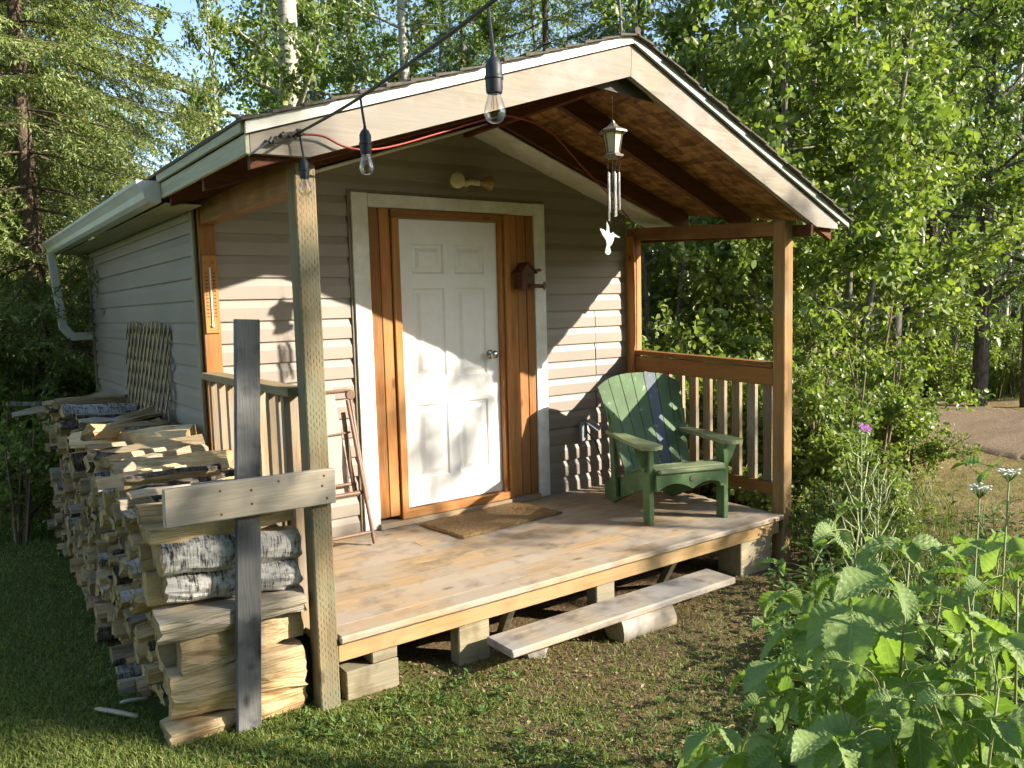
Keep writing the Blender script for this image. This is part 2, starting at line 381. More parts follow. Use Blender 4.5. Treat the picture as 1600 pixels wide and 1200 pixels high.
M['leaf_bright'] = leafmat('sunny_poplar_leaves', (.12, .18, .04), (.25, .325, .09), .45, .38, (.37, .42, .15))
M['leaf_shrub'] = leafmat('shrub_leaves', (.09, .15, .035), (.20, .255, .07), .40, .42)
M['leaf_far'] = leafmat('far_wood_leaves', (.065, .125, .028), (.155, .22, .05), .40, .5)
M['leaf_weed'] = leafmat('weed_leaves', (.06, .115, .028), (.12, .19, .05), .35, .45)
M['grass'] = leafmat('grass_blades', (.11, .16, .03), (.22, .28, .065), .38, .6, (.36, .31, .14))
M['grass_tall'] = leafmat('tall_grass_blades', (.06, .11, .02), (.13, .20, .045), .4, .5, (.27, .26, .10))
M['green_stem'] = flat('green_stem', (.16, .21, .07), .6)
M['cane'] = flat('raspberry_cane', (.19, .20, .06), .6)
def rasp():
    t = NT('raspberry_leaf'); r = t.n('ShaderNodeObjectInfo').outputs['Random']; o = t.obj()
    c = t.mix(r, (.15, .24, .055), (.31, .41, .15)); c = t.mix(t.rng(t.noise(o, 25, 3), .35, .7, 0, .4), c, (.12, .20, .055))
    uv = t.n('ShaderNodeSeparateXYZ'); t.set(uv.inputs[0], t.n('ShaderNodeTexCoord').outputs['UV']); av = t.math('ABSOLUTE', uv.outputs[1])
    ph = t.math('ABSOLUTE', t.math('SUBTRACT', t.math('FRACT', t.math('SUBTRACT', t.math('MULTIPLY', uv.outputs[0], 8.5), t.math('MULTIPLY', av, 2.2))), .5))
    vein = t.math('MAXIMUM', t.rng(ph, .0, .10, 1, 0), t.rng(av, .02, .07, 1, 0)); c = t.mix(t.math('MULTIPLY', vein, .45), c, (.34, .42, .18))
    tr = t.n('ShaderNodeBsdfTranslucent'); t.set(tr.inputs[0], t.mix(1.0, c, (1.0, 1.12, .38), 'MULTIPLY')); mx = t.n('ShaderNodeMixShader'); mx.inputs[0].default_value = .45
    t.t.links.new(t.bsdf(c, .5, t.bump(t.math('SUBTRACT', ph, t.math('MULTIPLY', vein, .4)), .45, .004), spec=.3), mx.inputs[1]); t.t.links.new(tr.outputs[0], mx.inputs[2]); return t.done(mx.outputs[0])
M['raspberry'] = rasp()
M['petal_purple'] = flat('purple_petals', (.22, .06, .25), .5)
M['petal_white'] = flat('white_petals', (.78, .78, .72), .6)
def groundmat():
    t = NT('lawn_soil'); o = t.obj(); sx = t.n('ShaderNodeSeparateXYZ'); t.set(sx.inputs[0], o); x, y = sx.outputs[0], sx.outputs[1]
    n = t.noise(o, 3.2, 5, .65); f = t.noise(o, 40, 5, .7); b = t.noise(o, .9, 3)
    soil = t.ramp(f, (.3, (.075, .05, .028)), (.55, (.16, .11, .06)), (.8, (.27, .20, .11)))
    moss = t.ramp(f, (.3, (.045, .06, .016)), (.6, (.105, .13, .03)), (.8, (.20, .19, .07)))
    # worn earth in front of the step and under the deck, moss and grass to the left, dirt track on the right
    worn = t.math('MULTIPLY', t.rng(x, -1.3, -.2), t.rng(y, -4.6, -1.6))
    mk = t.math('ADD', t.math('MULTIPLY', t.math('SUBTRACT', n, .5), 2.2), t.math('SUBTRACT', worn, .5))
    c = t.mix(t.rng(mk, -.25, .25), moss, soil)
    straw = t.ramp(f, (.3, (.14, .10, .045)), (.7, (.38, .29, .14)))
    c = t.mix(t.math('MULTIPLY', t.rng(x, 3.4, 5.0), t.rng(n, .3, .6)), c, straw)
    return t.done(t.bsdf(c, .95, t.bump(t.math('ADD', f, n), .8, .03), spec=.1))
M['ground'] = groundmat()
def dirtmat():
    t = NT('dirt_track'); o = t.obj(); f = t.noise(o, 30, 6, .75); b = t.noise(t.vmath('MULTIPLY', o, (.5, 1.6, 1)), 1.2, 4)
    c = t.ramp(f, (.3, (.15, .105, .07)), (.55, (.26, .19, .13)), (.8, (.40, .30, .20))); c = t.mix(t.rng(b, .5, .75, 0, .5), c, (.13, .09, .06))
    return t.done(t.bsdf(c, .95, t.bump(f, .8, .03), spec=.1))
M['dirt'] = dirtmat()
# ------------------------------------------------------------------ the setting: ground and dirt track
def axis_pts(lo, hi, step, far):
    a = list(np.arange(lo, hi+1e-6, step)); s = step; q = a[-1]
    while q < far: s *= 1.35; q += s; a.append(q)
    s = step; q = a[0]
    while q > -far: s *= 1.35; q -= s; a.insert(0, q)
    return np.array(a)
gx = axis_pts(-5, 16, .22, 400); gy = axis_pts(-6, 12, .22, 400)
XX, YY = np.meshgrid(gx, gy, indexing='ij'); ZZ = G(XX, YY)
nx, ny = XX.shape; idx = np.arange(nx*ny).reshape(nx, ny)
Q = np.stack([idx[:-1, :-1], idx[1:, :-1], idx[1:, 1:], idx[:-1, 1:]], -1).reshape(-1, 4)
ground = link('ground', np_mesh('ground', np.stack([XX, YY, ZZ], -1).reshape(-1, 3), [Q], smooth=True), M['ground']); ground['kind'] = 'structure'
def gz_mesh(x, y):                                       # height of the ground mesh itself
    i = np.clip(np.searchsorted(gx, x)-1, 0, nx-2); j = np.clip(np.searchsorted(gy, y)-1, 0, ny-2)
    u = (x-gx[i])/(gx[i+1]-gx[i]); v = (y-gy[j])/(gy[j+1]-gy[j])
    return (ZZ[i, j]*(1-u)*(1-v)+ZZ[i+1, j]*u*(1-v)+ZZ[i, j+1]*(1-u)*v+ZZ[i+1, j+1]*u*v)
def polyline(P, n):
    P = np.array(P, float); d = np.concatenate([[0], np.cumsum(np.linalg.norm(np.diff(P, axis=0), axis=1))]); t = np.linspace(0, d[-1], n)
    return np.stack([np.interp(t, d, P[:, k]) for k in range(P.shape[1])], 1)
ue = polyline([U(a, b, 'z', -.42)[:2] for a, b in ((1230, 606), (1330, 612), (1420, 621), (1500, 631), (1600, 648), (1720, 680), (1900, 760))], 220)
le = polyline([U(a, b, 'z', -.42)[:2] for a, b in ((1230, 632), (1330, 652), (1400, 676), (1470, 697), (1560, 712), (1680, 738), (1900, 830))], 220)
k = 30; ts = np.linspace(0, 1, k)[:, None, None]
ed = .10*np.sin(np.arange(220)*.41*.9)+.07*np.sin(np.arange(220)*.41*2.3)
ue = ue+ed[:, None]*.8; le = le+ed[::-1][:, None]*.6
S = ue[None]*(1-ts)+le[None]*ts
SZ = gz_mesh(S[..., 0], S[..., 1])+.035-.032*(np.abs(ts[..., 0]-.5) > .49)
V = np.concatenate([S, SZ[..., None]], -1).reshape(-1, 3); idx = np.arange(k*220).reshape(k, 220)
Q = np.stack([idx[:-1, :-1], idx[1:, :-1], idx[1:, 1:], idx[:-1, 1:]], -1).reshape(-1, 4)
track = link('dirt_road', np_mesh('dirt_road', V, [Q], smooth=True), M['dirt']); track['kind'] = 'structure'
TRACK = (ue, le)

# ------------------------------------------------------------------ cabin
cabin = thing('cabin', 'small beige sided cabin with gabled porch roof and white door', 'cabin', (0.4, 1, -.33))
INV = Matrix.Translation(Vector((-.4, -1, .33)))
class _P: pass
def under(o, p):                                        # parent without moving (roots carry a location)
    o.parent = p; o.matrix_parent_inverse = Matrix.Identity(4)
    root = p
    while root.parent is not None: root = root.parent
    if p.parent is None: o.location = o.location-Vector(root.location)
    return o
def part(mb, name, mat, p, **kw): return under(mb.build(name, mat, None, **kw), p)
XL, XR, DEP, PS = -1.322, 2.161, 1.576, .0985            # porch posts and deck depth
WL, WR, WB = -1.333, 2.20, 3.75                          # cabin walls
YF = -1.72; RXL, RXC, RXR = -1.556, .585, 2.563
def RZ(x, y):
    t = min(max((y-YF)/1.72, 0), 1)
    if x <= RXC:
        zl = 2.235; zr = 2.926+.004*t; return zl+(x-RXL)/(RXC-RXL)*(zr-zl)
    zr = 2.926+.004*t; ze = 2.042*(1-t)+2.271*t
    return zr+(x-RXC)/(RXR-RXC)*(ze-zr)
fw_ = part(MB().box((WL+.01, .06, -.12), (WR, .12, 2.2), .002).prism([(WL+.01, 2.2), (WR, 2.2), (RXC, 2.75)], 1, .06, .12), 'front_wall', M['trim_beige'], cabin)
sw_ = part(MB().box((WL+.012, .12, -.12), (WL+.07, WB, 2.2), .002), 'side_wall', M['trim_beige'], cabin)
part(MB().box((WR-.07, .12, -.12), (WR-.01, WB, 2.2), .002).box((WL+.01, WB, -.12), (WR, WB+.06, 2.2), .002).prism([(WL+.01, 2.2), (WR, 2.2), (RXC, 2.75)], 1, WB, WB+.06), 'rear_wall', M['siding'], cabin)
CH = .134; Z0 = .126-CH
def course(name, ax, a, b, z0, wall, h=CH):
    pr = [(0, z0), (-.016, z0), (-.018, z0+.02*h), (-.0165, z0+.60*h), (-.005, z0+.90*h), (-.004, z0+h+.004), (0, z0+h+.004)]
    mb = MB()
    if ax == 'x': mb.prism([(y, z) for y, z in pr], 0, a, b)
    else: mb.prism([(WL+y, z) for y, z in pr], 1, a, b)
    return part(mb, name, M['siding'], wall)
for k in range(22):
    z0 = Z0+k*CH
    soff = lambda z: (2.783-z)/.333
    if k < 16:
        course('siding_board', 'x', -1.228, -.352, z0, fw_)
        jx = 1.62+.17*math.sin(k*2.2)
        if k in (4, 5, 6, 7, 8, 9, 10):                 # two lengths with a lap joint
            course('siding_board', 'x', 1.282, 1.80-.004*(k % 3), z0, fw_); course('siding_board', 'x', 1.803, 2.158, z0, fw_)
        else: course('siding_board', 'x', 1.282, 2.158, z0, fw_)
    elif z0 < 2.74:
        a = max(-1.31, RXC-soff(z0)); b = min(2.158, RXC+soff(z0))
        if b-a > .05: course('siding_board', 'x', a, b, z0, fw_)
for k in range(-1, 16):
    course('siding_board', 'y', .004, WB-.03, Z0+k*CH, sw_)
part(MB().box((WL-.024, -.004, -.14), (WL-.002, .05, 2.13), .004), 'corner_trim', M['trim_beige'], cabin)
part(MB().box((WL-.030, WB-.035, -.14), (WL+.02, WB+.05, 2.13), .004), 'corner_trim', flat('brown_corner_trim', (.14, .115, .08), .6), cabin)
part(MB().box((WL-.026, .05, 2.075), (WL, WB-.04, 2.122), .003), 'frieze_trim', M['trim_beige'], cabin)
# boards standing against the wall at both ends of the porch
part(MB().box((-1.330, -.040, -.02), (-1.232, -.020, 2.14), .003), 'wall_post', M['cedar_z'], cabin)
part(MB().box((XR-.002, -.100, .0), (XR+.09, -.002, 2.07), .004), 'wall_post', M['cedar_z'], cabin)
# door surround
TL, TR, TT = -.344, 1.272, 2.294
sur = part(MB().box((TL, -.042, .004), (TL+.118, .02, TT), .003), 'white_casing', M['white_trim'], cabin)
part(MB().box((TR-.108, -.042, .004), (TR, .02, TT), .003), 'white_casing', M['white_trim'], cabin)
part(MB().box((TL+.120, -.040, TT-.092), (TR-.110, .02, TT-.002), .003), 'white_casing', M['white_trim'], cabin)
jm = flat('brown_channel', (.16, .13, .09), .55)
part(MB().box((TL-.022, -.026, .004), (TL-.002, .02, TT+.02), .002).box((TR+.002, -.026, .004), (TR+.012, .02, TT+.02), .002).box((TL-.001, -.026, TT+.002), (TR+.001, .02, TT+.022), .002), 'channel_trim', jm, cabin)
DW, DB, DT = .837, .106, 2.136
for a, b, y0, z0, z1 in ((-.224, -.148, -.030, .070, 2.2), (-.145, -.066, -.033, .072, 2.2), (.925, 1.005, -.028, .045, 2.2), (1.008, 1.090, -.026, .045, 2.2), (1.093, 1.160, -.031, .04, 2.2)):
    part(MB().box((a, y0, z0), (b, .03, z1), .003), 'cedar_board', M['cedar_z'], cabin)
for a, b, y0 in ((-.058, -.004, -.052), (DW+.004, DW+.036, -.034), (DW+.040, DW+.082, -.060)):
    part(MB().box((a, y0, .085), (b, .05, 2.142 if a < .5 else 2.2), .003), 'door_jamb', M['cedar_z'], cabin)
part(MB().box((-.060, -.045, 2.145), (DW+.036, .05, 2.199), .003), 'door_jamb', M['cedar_x'], cabin)
part(MB().box((-.24, -.075, .002), (1.16, .055, .040), .004), 'sill_board', M['deck'], cabin)
part(MB().box((-.06, -.055, .042), (DW+.08, .05, .098), .004), 'threshold', M['cedar_x'], cabin)
# six-panel door
def door():
    xs = [0, .115, .375, .462, .722, DW]; zs = [DB, .30, .83, 1.02, 1.66, 1.76, 1.97, DT]
    mb = MB(); y0 = .0; holes = []
    xx = [.0, .115, .372, .465, .722, DW]
    for i in range(5):
        for j in range(7):
            hole = i in (1, 3) and j in (1, 3, 5)
            a, b, c, d = xx[i], xx[i+1], zs[j], zs[j+1]
            if hole: holes.append((a, b, c, d))
            else: mb.add([(a, y0, c), (b, y0, c), (b, y0, d), (a, y0, d)], [[0, 1, 2, 3]])
    mb.box((0.0, .016, DB), (DW, .045, DT), .001)
    for (p, q) in (((0, y0), (0, .016)), ((DW, .016), (DW, y0))): mb.add([(p[0], p[1], DB), (q[0], q[1], DB), (q[0], q[1], DT), (p[0], p[1], DT)], [[0, 3, 2, 1]])
    d = part(mb, 'door', M['door_white'], cabin)
    for (a, b, c, e) in holes:
        m = MB(); rings = [(0, 0.0), (.012, .011), (.030, .011), (.058, .002)]
        V = []; F = []
        for (o_, y) in rings: V += [(a+o_, y, c+o_), (b-o_, y, c+o_), (b-o_, y, e-o_), (a+o_, y, e-o_)]
        for r in range(3):
            for q in range(4): F.append([r*4+q, r*4+(q+1) % 4, r*4+4+(q+1) % 4, r*4+4+q])
        F.append([12, 13, 14, 15]); m.add(V, F); under(m.build('panel', M['door_white']), d)
    X = Matrix.Translation((.752, 0, 1.16)) @ Matrix.Rotation(PI/2, 4, 'X')
    m = MB().lathe([(.001, .0), (.032, .0), (.034, .006), (.026, .012), (.012, .016), (.011, .034), (.024, .042), (.031, .056), (.029, .070), (.016, .079), (.001, .080)], 20, X=X)
    under(m.build('handle', M['steel'], smooth=True, angle=50), d)
door()
# posts
part(MB().box((XL, -DEP, -.40), (XL+PS, -DEP+PS, 2.165), .006), 'post', M['post_incised'], cabin)['label'] = 'greenish incised porch post beside the firewood'
part(MB().box((XR, -DEP, -.48), (XR+PS, -DEP+PS, 2.055), .006), 'post', M['post_brown'], cabin)['label'] = 'plain brown porch post beside the green chair'
# railings
rl = part(MB().box((-1.368, -1.476, 1.128), (-1.262, -.042, 1.168), .004), 'railing', M['rail_left_y'], cabin)
for i, y in enumerate((-.10, -.265, -.43, -.60, -.77, -.94, -1.10, -1.235)):
    under(MB().box((-1.335, y-.02, -.02), (-1.295, y+.02, 1.126), .003).build('baluster', M['baluster']), rl)
under(MB().box((-1.352, -1.372, -.03), (-1.262, -1.336, 1.126), .003).build('end_board', M['baluster']), rl)
rr = part(MB().beam((2.205, -.102, 1.10), (2.205, -1.474, 1.050), .095, .036), 'railing', M['rail_y'], cabin)
under(MB().beam((2.187, -.102, 1.010), (2.187, -1.474, .965), .036, .125).build('face_board', M['rail_y']), rr)
under(MB().beam((2.195, -.102, .172), (2.195, -1.474, .158), .038, .085).build('bottom_rail', M['rail_y']), rr)
for i in range(10):
    y = -.13-.141*i; t = (y+.1)/-1.37
    under(MB().box((2.208, y-.035, .10), (2.246, y+.035, 1.06-.05*t), .003).build('baluster', M['baluster']), rr)
# roof: sheathing, shingles, fascia, rafters, soffit, trim
def slab(mb, x0, x1, y0, y1, lo, hi, nx_=6, ny_=8, m=0):
    xs = np.linspace(x0, x1, nx_+1); ys = np.linspace(y0, y1, ny_+1); V = []; n1 = ny_+1
    for d in (lo, hi):
        for x in xs:
            for y in ys: V.append((x, y, RZ(x, y)+d))
    o = (nx_+1)*n1; F = []
    for i in range(nx_):
        for j in range(ny_):
            a = i*n1+j; F.append([a, a+1, a+n1+1, a+n1]); F.append([o+a, o+a+n1, o+a+n1+1, o+a+1])
    for j in range(ny_):
        F.append([j, o+j, o+j+1, j+1]); a = nx_*n1+j; F.append([a, a+1, o+a+1, o+a])
    for i in range(nx_):
        a = i*n1; F.append([a, a+n1, o+a+n1, o+a]); a = i*n1+ny_; F.append([a, o+a, o+a+n1, a+n1])
    return mb.add(V, F, m)
YB = 4.02
roof = part(slab(slab(MB(), RXL+.004, RXC, YF+.04, YB, .0, .014), RXC, RXR-.004, YF+.04, YB, .0, .014), 'roof', M['osb'], cabin)
mb = MB()
for sgn in (-1, 1):
    x_e = RXL-.045 if sgn < 0 else RXR+.115; nC = 17
    for c in range(nC):
        f0, f1 = c/nC, (c+1)/nC
        a = x_e+(RXC-x_e)*f0; b = x_e+(RXC-x_e)*f1+ (0.02 if sgn < 0 else -.02)
        ys = [YF-.045-.006*(c % 3)]+list(np.linspace(YF, YB+.03, 30)); V = []
        for y in ys: V += [(a, y, RZ(a, y)+.056), (b, y, RZ(b, y)+.050), (b, y, RZ(b, y)+.056), (a, y, RZ(a, y)+.071+.003*math.sin(y*9+c))]
        F = [[0, 1, 2, 3]]
        for j in range(len(ys)-1):
            for q in range(4): F.append([j*4+q, j*4+4+q, j*4+4+(q+1) % 4, j*4+(q+1) % 4])
        mb.add(V, F)
mb.tube([(RXC, y, RZ(RXC, y)+.062) for y in np.linspace(YF-.05, YB, 8)], .022, 8)
under(mb.build('shingles', M['shingle']), roof)
def uf(mb, name, mat): return under(mb.build(name, mat), roof)
uf(MB().prism([(RXL, 2.159), (-1.305, 2.165), (RXC-.011, 2.757), (RXC-.0015, 2.925), (RXL, 2.235)], 1, YF, YF+.036), 'fascia_board', M['fascia_x'])
uf(MB().prism([(RXC-.008, 2.756), (2.314, 2.002), (RXR, 1.993), (RXR, 2.042), (RXC+.0015, 2.925)], 1, YF, YF+.036), 'fascia_board', M['fascia_x'])
def raketrim(a, b, lo, hi, y0, y1): return MB().prism([(a, RZ(a, YF)+lo), (b, RZ(b, YF)+lo), (b, RZ(b, YF)+hi), (a, RZ(a, YF)+hi)], 1, y0, y1)
uf(raketrim(RXL-.022, RXC, .004, .052, YF-.022, YF-.002), 'rake_trim', M['metal_white'])
t_ = MB().prism([(RXC+.001, 2.930), (RXR+.10, 2.042-.045+.008), (RXR+.10, 2.042-.045+.056), (RXC+.001, 2.978)], 1, YF-.024, YF-.003)
uf(t_, 'rake_trim', flat('shaded_grey_green_metal', (.26, .28, .25), .5))  # shade of the angled right slope is put into this darker metal colour
uf(MB().box((RXL-.020, YF+.001, 2.155), (RXL-.002, -.262, 2.234), .002), 'eave_board', M['fascia_y'])
uf(MB().box((RXL-.038, YF-.001, 2.238), (RXL-.022, -.262, 2.287), .002), 'eave_trim', M['fascia_y'])
for y in (YF+.040, -1.00, -.365):
    for (a, b) in ((RXL+.01, RXC-.001), (RXC+.001, RXR-.02)):
        n = 6; xs = np.linspace(a, b, n); h = .135
        uf(MB().prism([(x, RZ(x, y)-.001) for x in xs]+[(x, RZ(x, y)-h) for x in xs[::-1]], 1, y, y+.038), 'rafter', M['rafter'])
uf(MB().box((RXC-.019, YF+.08, 2.735), (RXC+.019, -.01, 2.915), .003), 'ridge_board', M['rafter'])
uf(MB().prism([(RXC-.26, 2.70), (RXC+.26, 2.665), (RXC+.01, 2.82), (RXC-.01, 2.82)], 1, YF+.083, YF+.094), 'gusset', flat('dark_plywood', (.07, .06, .045), .8))
for sgn in (0, 1):
    m = MB(); slab(m, -1.29 if sgn == 0 else RXC+.0, RXC if sgn == 0 else RXR-.05, -.325, .02, -.158, -.148, 5, 2)
    uf(m, 'soffit', M['white_trim'])
uf(MB().box((RXL, -.26, 2.126), (WL-.028, YB-.05, 2.134), .001), 'soffit', M['fascia_y'])
uf(MB().box((RXL-.001, YB-.05, 2.13), (RXL+.25, YB-.03, 2.3), .001), 'eave_end', M['fascia_y'])
part(MB().beam((XL+.048, -1.476, 2.112), (XL+.048, -.002, 2.112), .080, .130), 'porch_beam', M['beam_y'], cabin)
part(MB().beam((XR+.05, -1.478, 2.006), (XR+.05, -.002, 2.092), .070, .100), 'porch_beam', M['beam_y'], cabin)
part(MB().beam((XR+.10, -1.72, 1.975), (XR+.13, -.05, 2.06), .030, .08), 'porch_beam', M['rafter'], cabin)
# gutter and downspout
go = [(RXL-.022, 2.246), (RXL-.022, 2.132), (-1.640, 2.132), (-1.662, 2.150), (-1.668, 2.185), (-1.690, 2.215), (-1.700, 2.226), (-1.700, 2.246)]
gi = [(-1.694, 2.246), (-1.694, 2.229), (-1.684, 2.219), (-1.662, 2.188), (-1.656, 2.153), (-1.637, 2.138), (RXL-.028, 2.138), (RXL-.028, 2.246)]
gut = part(MB().prism(go+gi, 1, -.268, YB+.06), 'gutter', M['metal_white'], cabin)
under(MB().prism([(x, z) for x, z in go], 1, -.274, -.2685).build('end_cap', M['metal_white']), gut)
mb = MB(); A = (-1.655, 3.86, 2.131); B = (-1.600, 3.84, 1.41); C_ = (-1.535, 3.83, 1.335); D_ = (-1.345, 3.83, 1.335)
mb.beam(A, B, .075, .06, .006, up=(0, 1, 0)); mb.beam((-1.604, 3.841, 1.44), C_, .080, .066, .006, up=(0, 1, 0)); mb.beam((-1.55, 3.832, 1.336), D_, .076, .066, .006, up=(0, 1, 0))
under(mb.build('downspout', M['metal_white']), gut)

# ------------------------------------------------------------------ porch deck
deck = thing('porch_deck', 'weathered plank porch deck on timber blocks in front of the door', 'deck', (0, -.8, -.35))
def tiltx(y0, y1): return Matrix.Translation((0, y0, 0)) @ Matrix.Rotation(.0042/(y1-y0), 4, 'X') @ Matrix.Translation((0, -y0, -.0042))   # cupped boards: each back edge a little proud
yb = -DEP-.022; nB = 11; wB = (0.0+.0-yb-.004)/nB
for i in range(nB):
    y0 = yb+i*wB; y1 = y0+wB-.0045
    x0, x1 = (-1.219, 2.150+.012*math.sin(i*3.1)) if y0 < -DEP+PS+.004 else (-1.30, 2.140+.018*math.sin(i*2.7+1))
    if i in (3, 7):
        xm = .45 if i == 3 else -.2
        part(MB().box((x0, y0, -.038), (xm-.001, y1, 0), .0008, X=tiltx(y0, y1)), 'deck_board', M['deck'], deck); part(MB().box((xm+.0015, y0, -.038), (x1, y1, 0), .0008, X=tiltx(y0, y1)), 'deck_board', M['deck'], deck)
    else: part(MB().box((x0, y0, -.038), (x1, y1, 0), .0008 if i else .008, X=tiltx(y0, y1)), 'deck_board', M['deck'], deck)
part(MB().box((-1.220, -1.566, -.136), (2.128, -1.528, -.041), .003), 'rim_joist', M['rim'], deck)
part(MB().box((-1.26, -.05, -.136), (2.12, -.012, -.041), .003), 'rim_joist', M['rim'], deck)
for i in range(9):
    x = -1.20+i*.41
    part(MB().box((x, -1.526, -.135), (x+.038, -.052, -.040), .003), 'joist', M['rim'], deck)
for (p0, p1, z1, dz) in ((533, 617, -.205, .16), (575, 616, -.138, .16), (713, 762, -.138, .09), (931, 960, -.138, .09), (1157, 1204, -.138, .20)):
    a = U(p0, 900, 'y', -1.545)[0]; b = U(p1, 900, 'y', -1.545)[0]; z0 = -.45 if z1 > -.2 and p0 != 575 else -.46
    if p0 == 575: z0 = -.203
    part(MB().box((a, -1.548, z0), (b, -1.548+dz, z1), .006), 'support_block', M['block'], deck)
part(MB().beam((1.12, -1.50, -.14), (1.16, -1.34, -.36), .038, .05), 'brace', M['block'], deck)
part(MB().beam((-.18, -1.50, -.14), (-.12, -1.3, -.40), .038, .06), 'brace', M['block'], deck)
# ------------------------------------------------------------------ things on the porch
# step plank, its log and stones
st = tag(MB().box((-.43, -1.862, -.242), (1.29, -1.625, -.200), .008).build('step_plank', M['step']), 'long grey weathered plank lying as a step in front of the deck', 'plank')
def rough_log(name, A, B, r, mat, label, cat, half=False):
    n = 12; P = np.linspace(A, B, 5); mb = MB(); V = []; rr_ = np.random.default_rng(int(abs(A[0])*1000))
    d = np.array(B)-np.array(A); d /= np.linalg.norm(d); s = np.cross(d, [0, 0, 1.]); s /= np.linalg.norm(s); u = np.cross(s, d)
    for i in range(5):
        for j in range(n):
            th = 2*PI*j/n; R_ = r*(1+.08*rr_.normal()); zz = math.sin(th)
            if half and zz > .3: zz = .3
            V.append(P[i]+R_*(math.cos(th)*s+zz*u))
    F = [[i*n+j, i*n+(j+1) % n, (i+1)*n+(j+1) % n, (i+1)*n+j] for i in range(4) for j in range(n)]+[list(range(n))[::-1], list(range(4*n, 5*n))]
    mb.add(V, F); mb.m = [0]*(4*n)+[1, 1]
    return tag(mb.build(name, [mat, M['end']], smooth=True, angle=50), label, cat)
a = U(958, 985, 'z', -.31); b = U(1034, 955, 'z', -.31)
rough_log('support_log', (a[0], -1.80, -.305), (b[0], -1.80, -.32), .085, M['step'], 'split half log under the middle of the step plank', 'log')
c = U(1090, 935, 'z', -.33)
rough_log('support_log', (c[0]-.0, c[1]+.12, -.44), (c[0]+.02, c[1]+.10, -.243), .055, M['dark_log'], 'short upright log under the right end of the step plank', 'log')
def stone(x, y, z, s, label, sd):
    r_ = np.random.default_rng(sd); mb = MB(); n, k_ = 10, 6; V = []
    for i in range(k_+1):
        ph = PI*i/k_
        for j in range(n):
            th = 2*PI*j/n; q = 1+.13*r_.normal(); V.append((x+s[0]*q*math.sin(ph)*math.cos(th), y+s[1]*q*math.sin(ph)*math.sin(th), z+s[2]*q*math.cos(ph)))
    F = [[i*n+j, i*n+(j+1) % n, (i+1)*n+(j+1) % n, (i+1)*n+j] for i in range(k_) for j in range(n)]
    return tag(mb.add(V, F).build('stone', M['stone'], smooth=True, angle=40), label, 'stone')
q = U(843, 1018, 'z', -.33); stone(q[0], q[1]+.05, -.325, (.085, .075, .085), 'small round stone under the left end of the step plank', 4)
# folded lawn chair against the wall, welcome mat
fc = thing('folded_chair', 'folded brown tube lawn chair leaning beside the door casing', 'folding chair', (-.55, -.2, 0))
def tubes(paths, r, name, mat, p, n=8):
    mb = MB()
    for P in paths: mb.tube(P, r, n)
    return part(mb, name, mat, p, smooth=True, angle=50)
tubes([[(-.90, -.10, .99), (-.46, -.10, .99), (-.445, -.11, .96), (-.435, -.20, .55), (-.425, -.27, .28)]], .013, 'frame', M['brown_tube'], fc)
tubes([[(-.470, -.12, .93), (-.455, -.24, .50), (-.43, -.35, .012)]], .013, 'leg', M['brown_tube'], fc)
tubes([[(-.495, -.10, .85), (-.485, -.15, .50), (-.475, -.19, .33)]], .016, 'arm_rest', M['brown_tube'], fc)
tubes([[(-.95, -.25, .335), (-.44, -.25, .335)]], .015, 'crossbar', M['brown_tube'], fc)
tubes([[(-.95, -.20, .39), (-.47, -.20, .39)]], .011, 'crossbar', M['brown_tube'], fc)
tubes([[(-.95, -.33, .085), (-.445, -.33, .085)]], .012, 'crossbar', M['brown_tube'], fc)
tubes([[(-.95, -.14, .70), (-.47, -.14, .72)]], .007, 'crossbar', M['brown_tube'], fc)
part(MB().lathe([(.001, -.012), (.030, -.012), (.034, -.004), (.034, .004), (.030, .012), (.001, .012)], 14, X=Matrix.Translation((-.452, -.125, .965)) @ Matrix.Rotation(PI/2, 4, 'X')), 'hinge', M['brown_tube'], fc)
part(MB().add([(-.95, -.085, 1.02), (-.56, -.085, 1.02), (-.545, -.09, .96), (-.50, -.135, .50), (-.50, -.165, .30), (-.95, -.165, .30), (-.95, -.097, 1.005), (-.57, -.097, 1.005), (-.557, -.102, .95), (-.512, -.147, .50), (-.512, -.177, .31), (-.95, -.177, .31)],
     [[5, 4, 3, 2, 1, 0], [6, 7, 8, 9, 10, 11], [0, 1, 7, 6], [1, 2, 8, 7], [2, 3, 9, 8], [3, 4, 10, 9], [4, 5, 11, 10]]), 'sling', M['sling'], fc)
def mat_():
    mb = MB(); X = Matrix.Translation((.51, -.325, .001)) @ Matrix.Rotation(math.radians(6), 4, 'Z')
    nx_, ny_ = 46, 26; r_ = np.random.default_rng(3); V = []
    for i in range(nx_):
        for j in range(ny_):
            e = i in (0, nx_-1) or j in (0, ny_-1); z = .003 if e else .014+.004*r_.random()
            V.append(X @ Vector((-.465+.93*i/(nx_-1)+.002*r_.normal(), -.25+.50*j/(ny_-1)+.002*r_.normal(), z)))
    F = [[i*ny_+j, (i+1)*ny_+j, (i+1)*ny_+j+1, i*ny_+j+1] for i in range(nx_-1) for j in range(ny_-1)]
    b = [i*ny_ for i in range(nx_)]+[(nx_-1)*ny_+j for j in range(1, ny_)]+[i*ny_+ny_-1 for i in range(nx_-2, -1, -1)]+[j for j in range(ny_-2, 0, -1)]
    mb.add(V, F+[b]); return tag(mb.build('door_mat', M['mat']), 'brown coir door mat on the deck before the white door', 'door mat')
mat_()
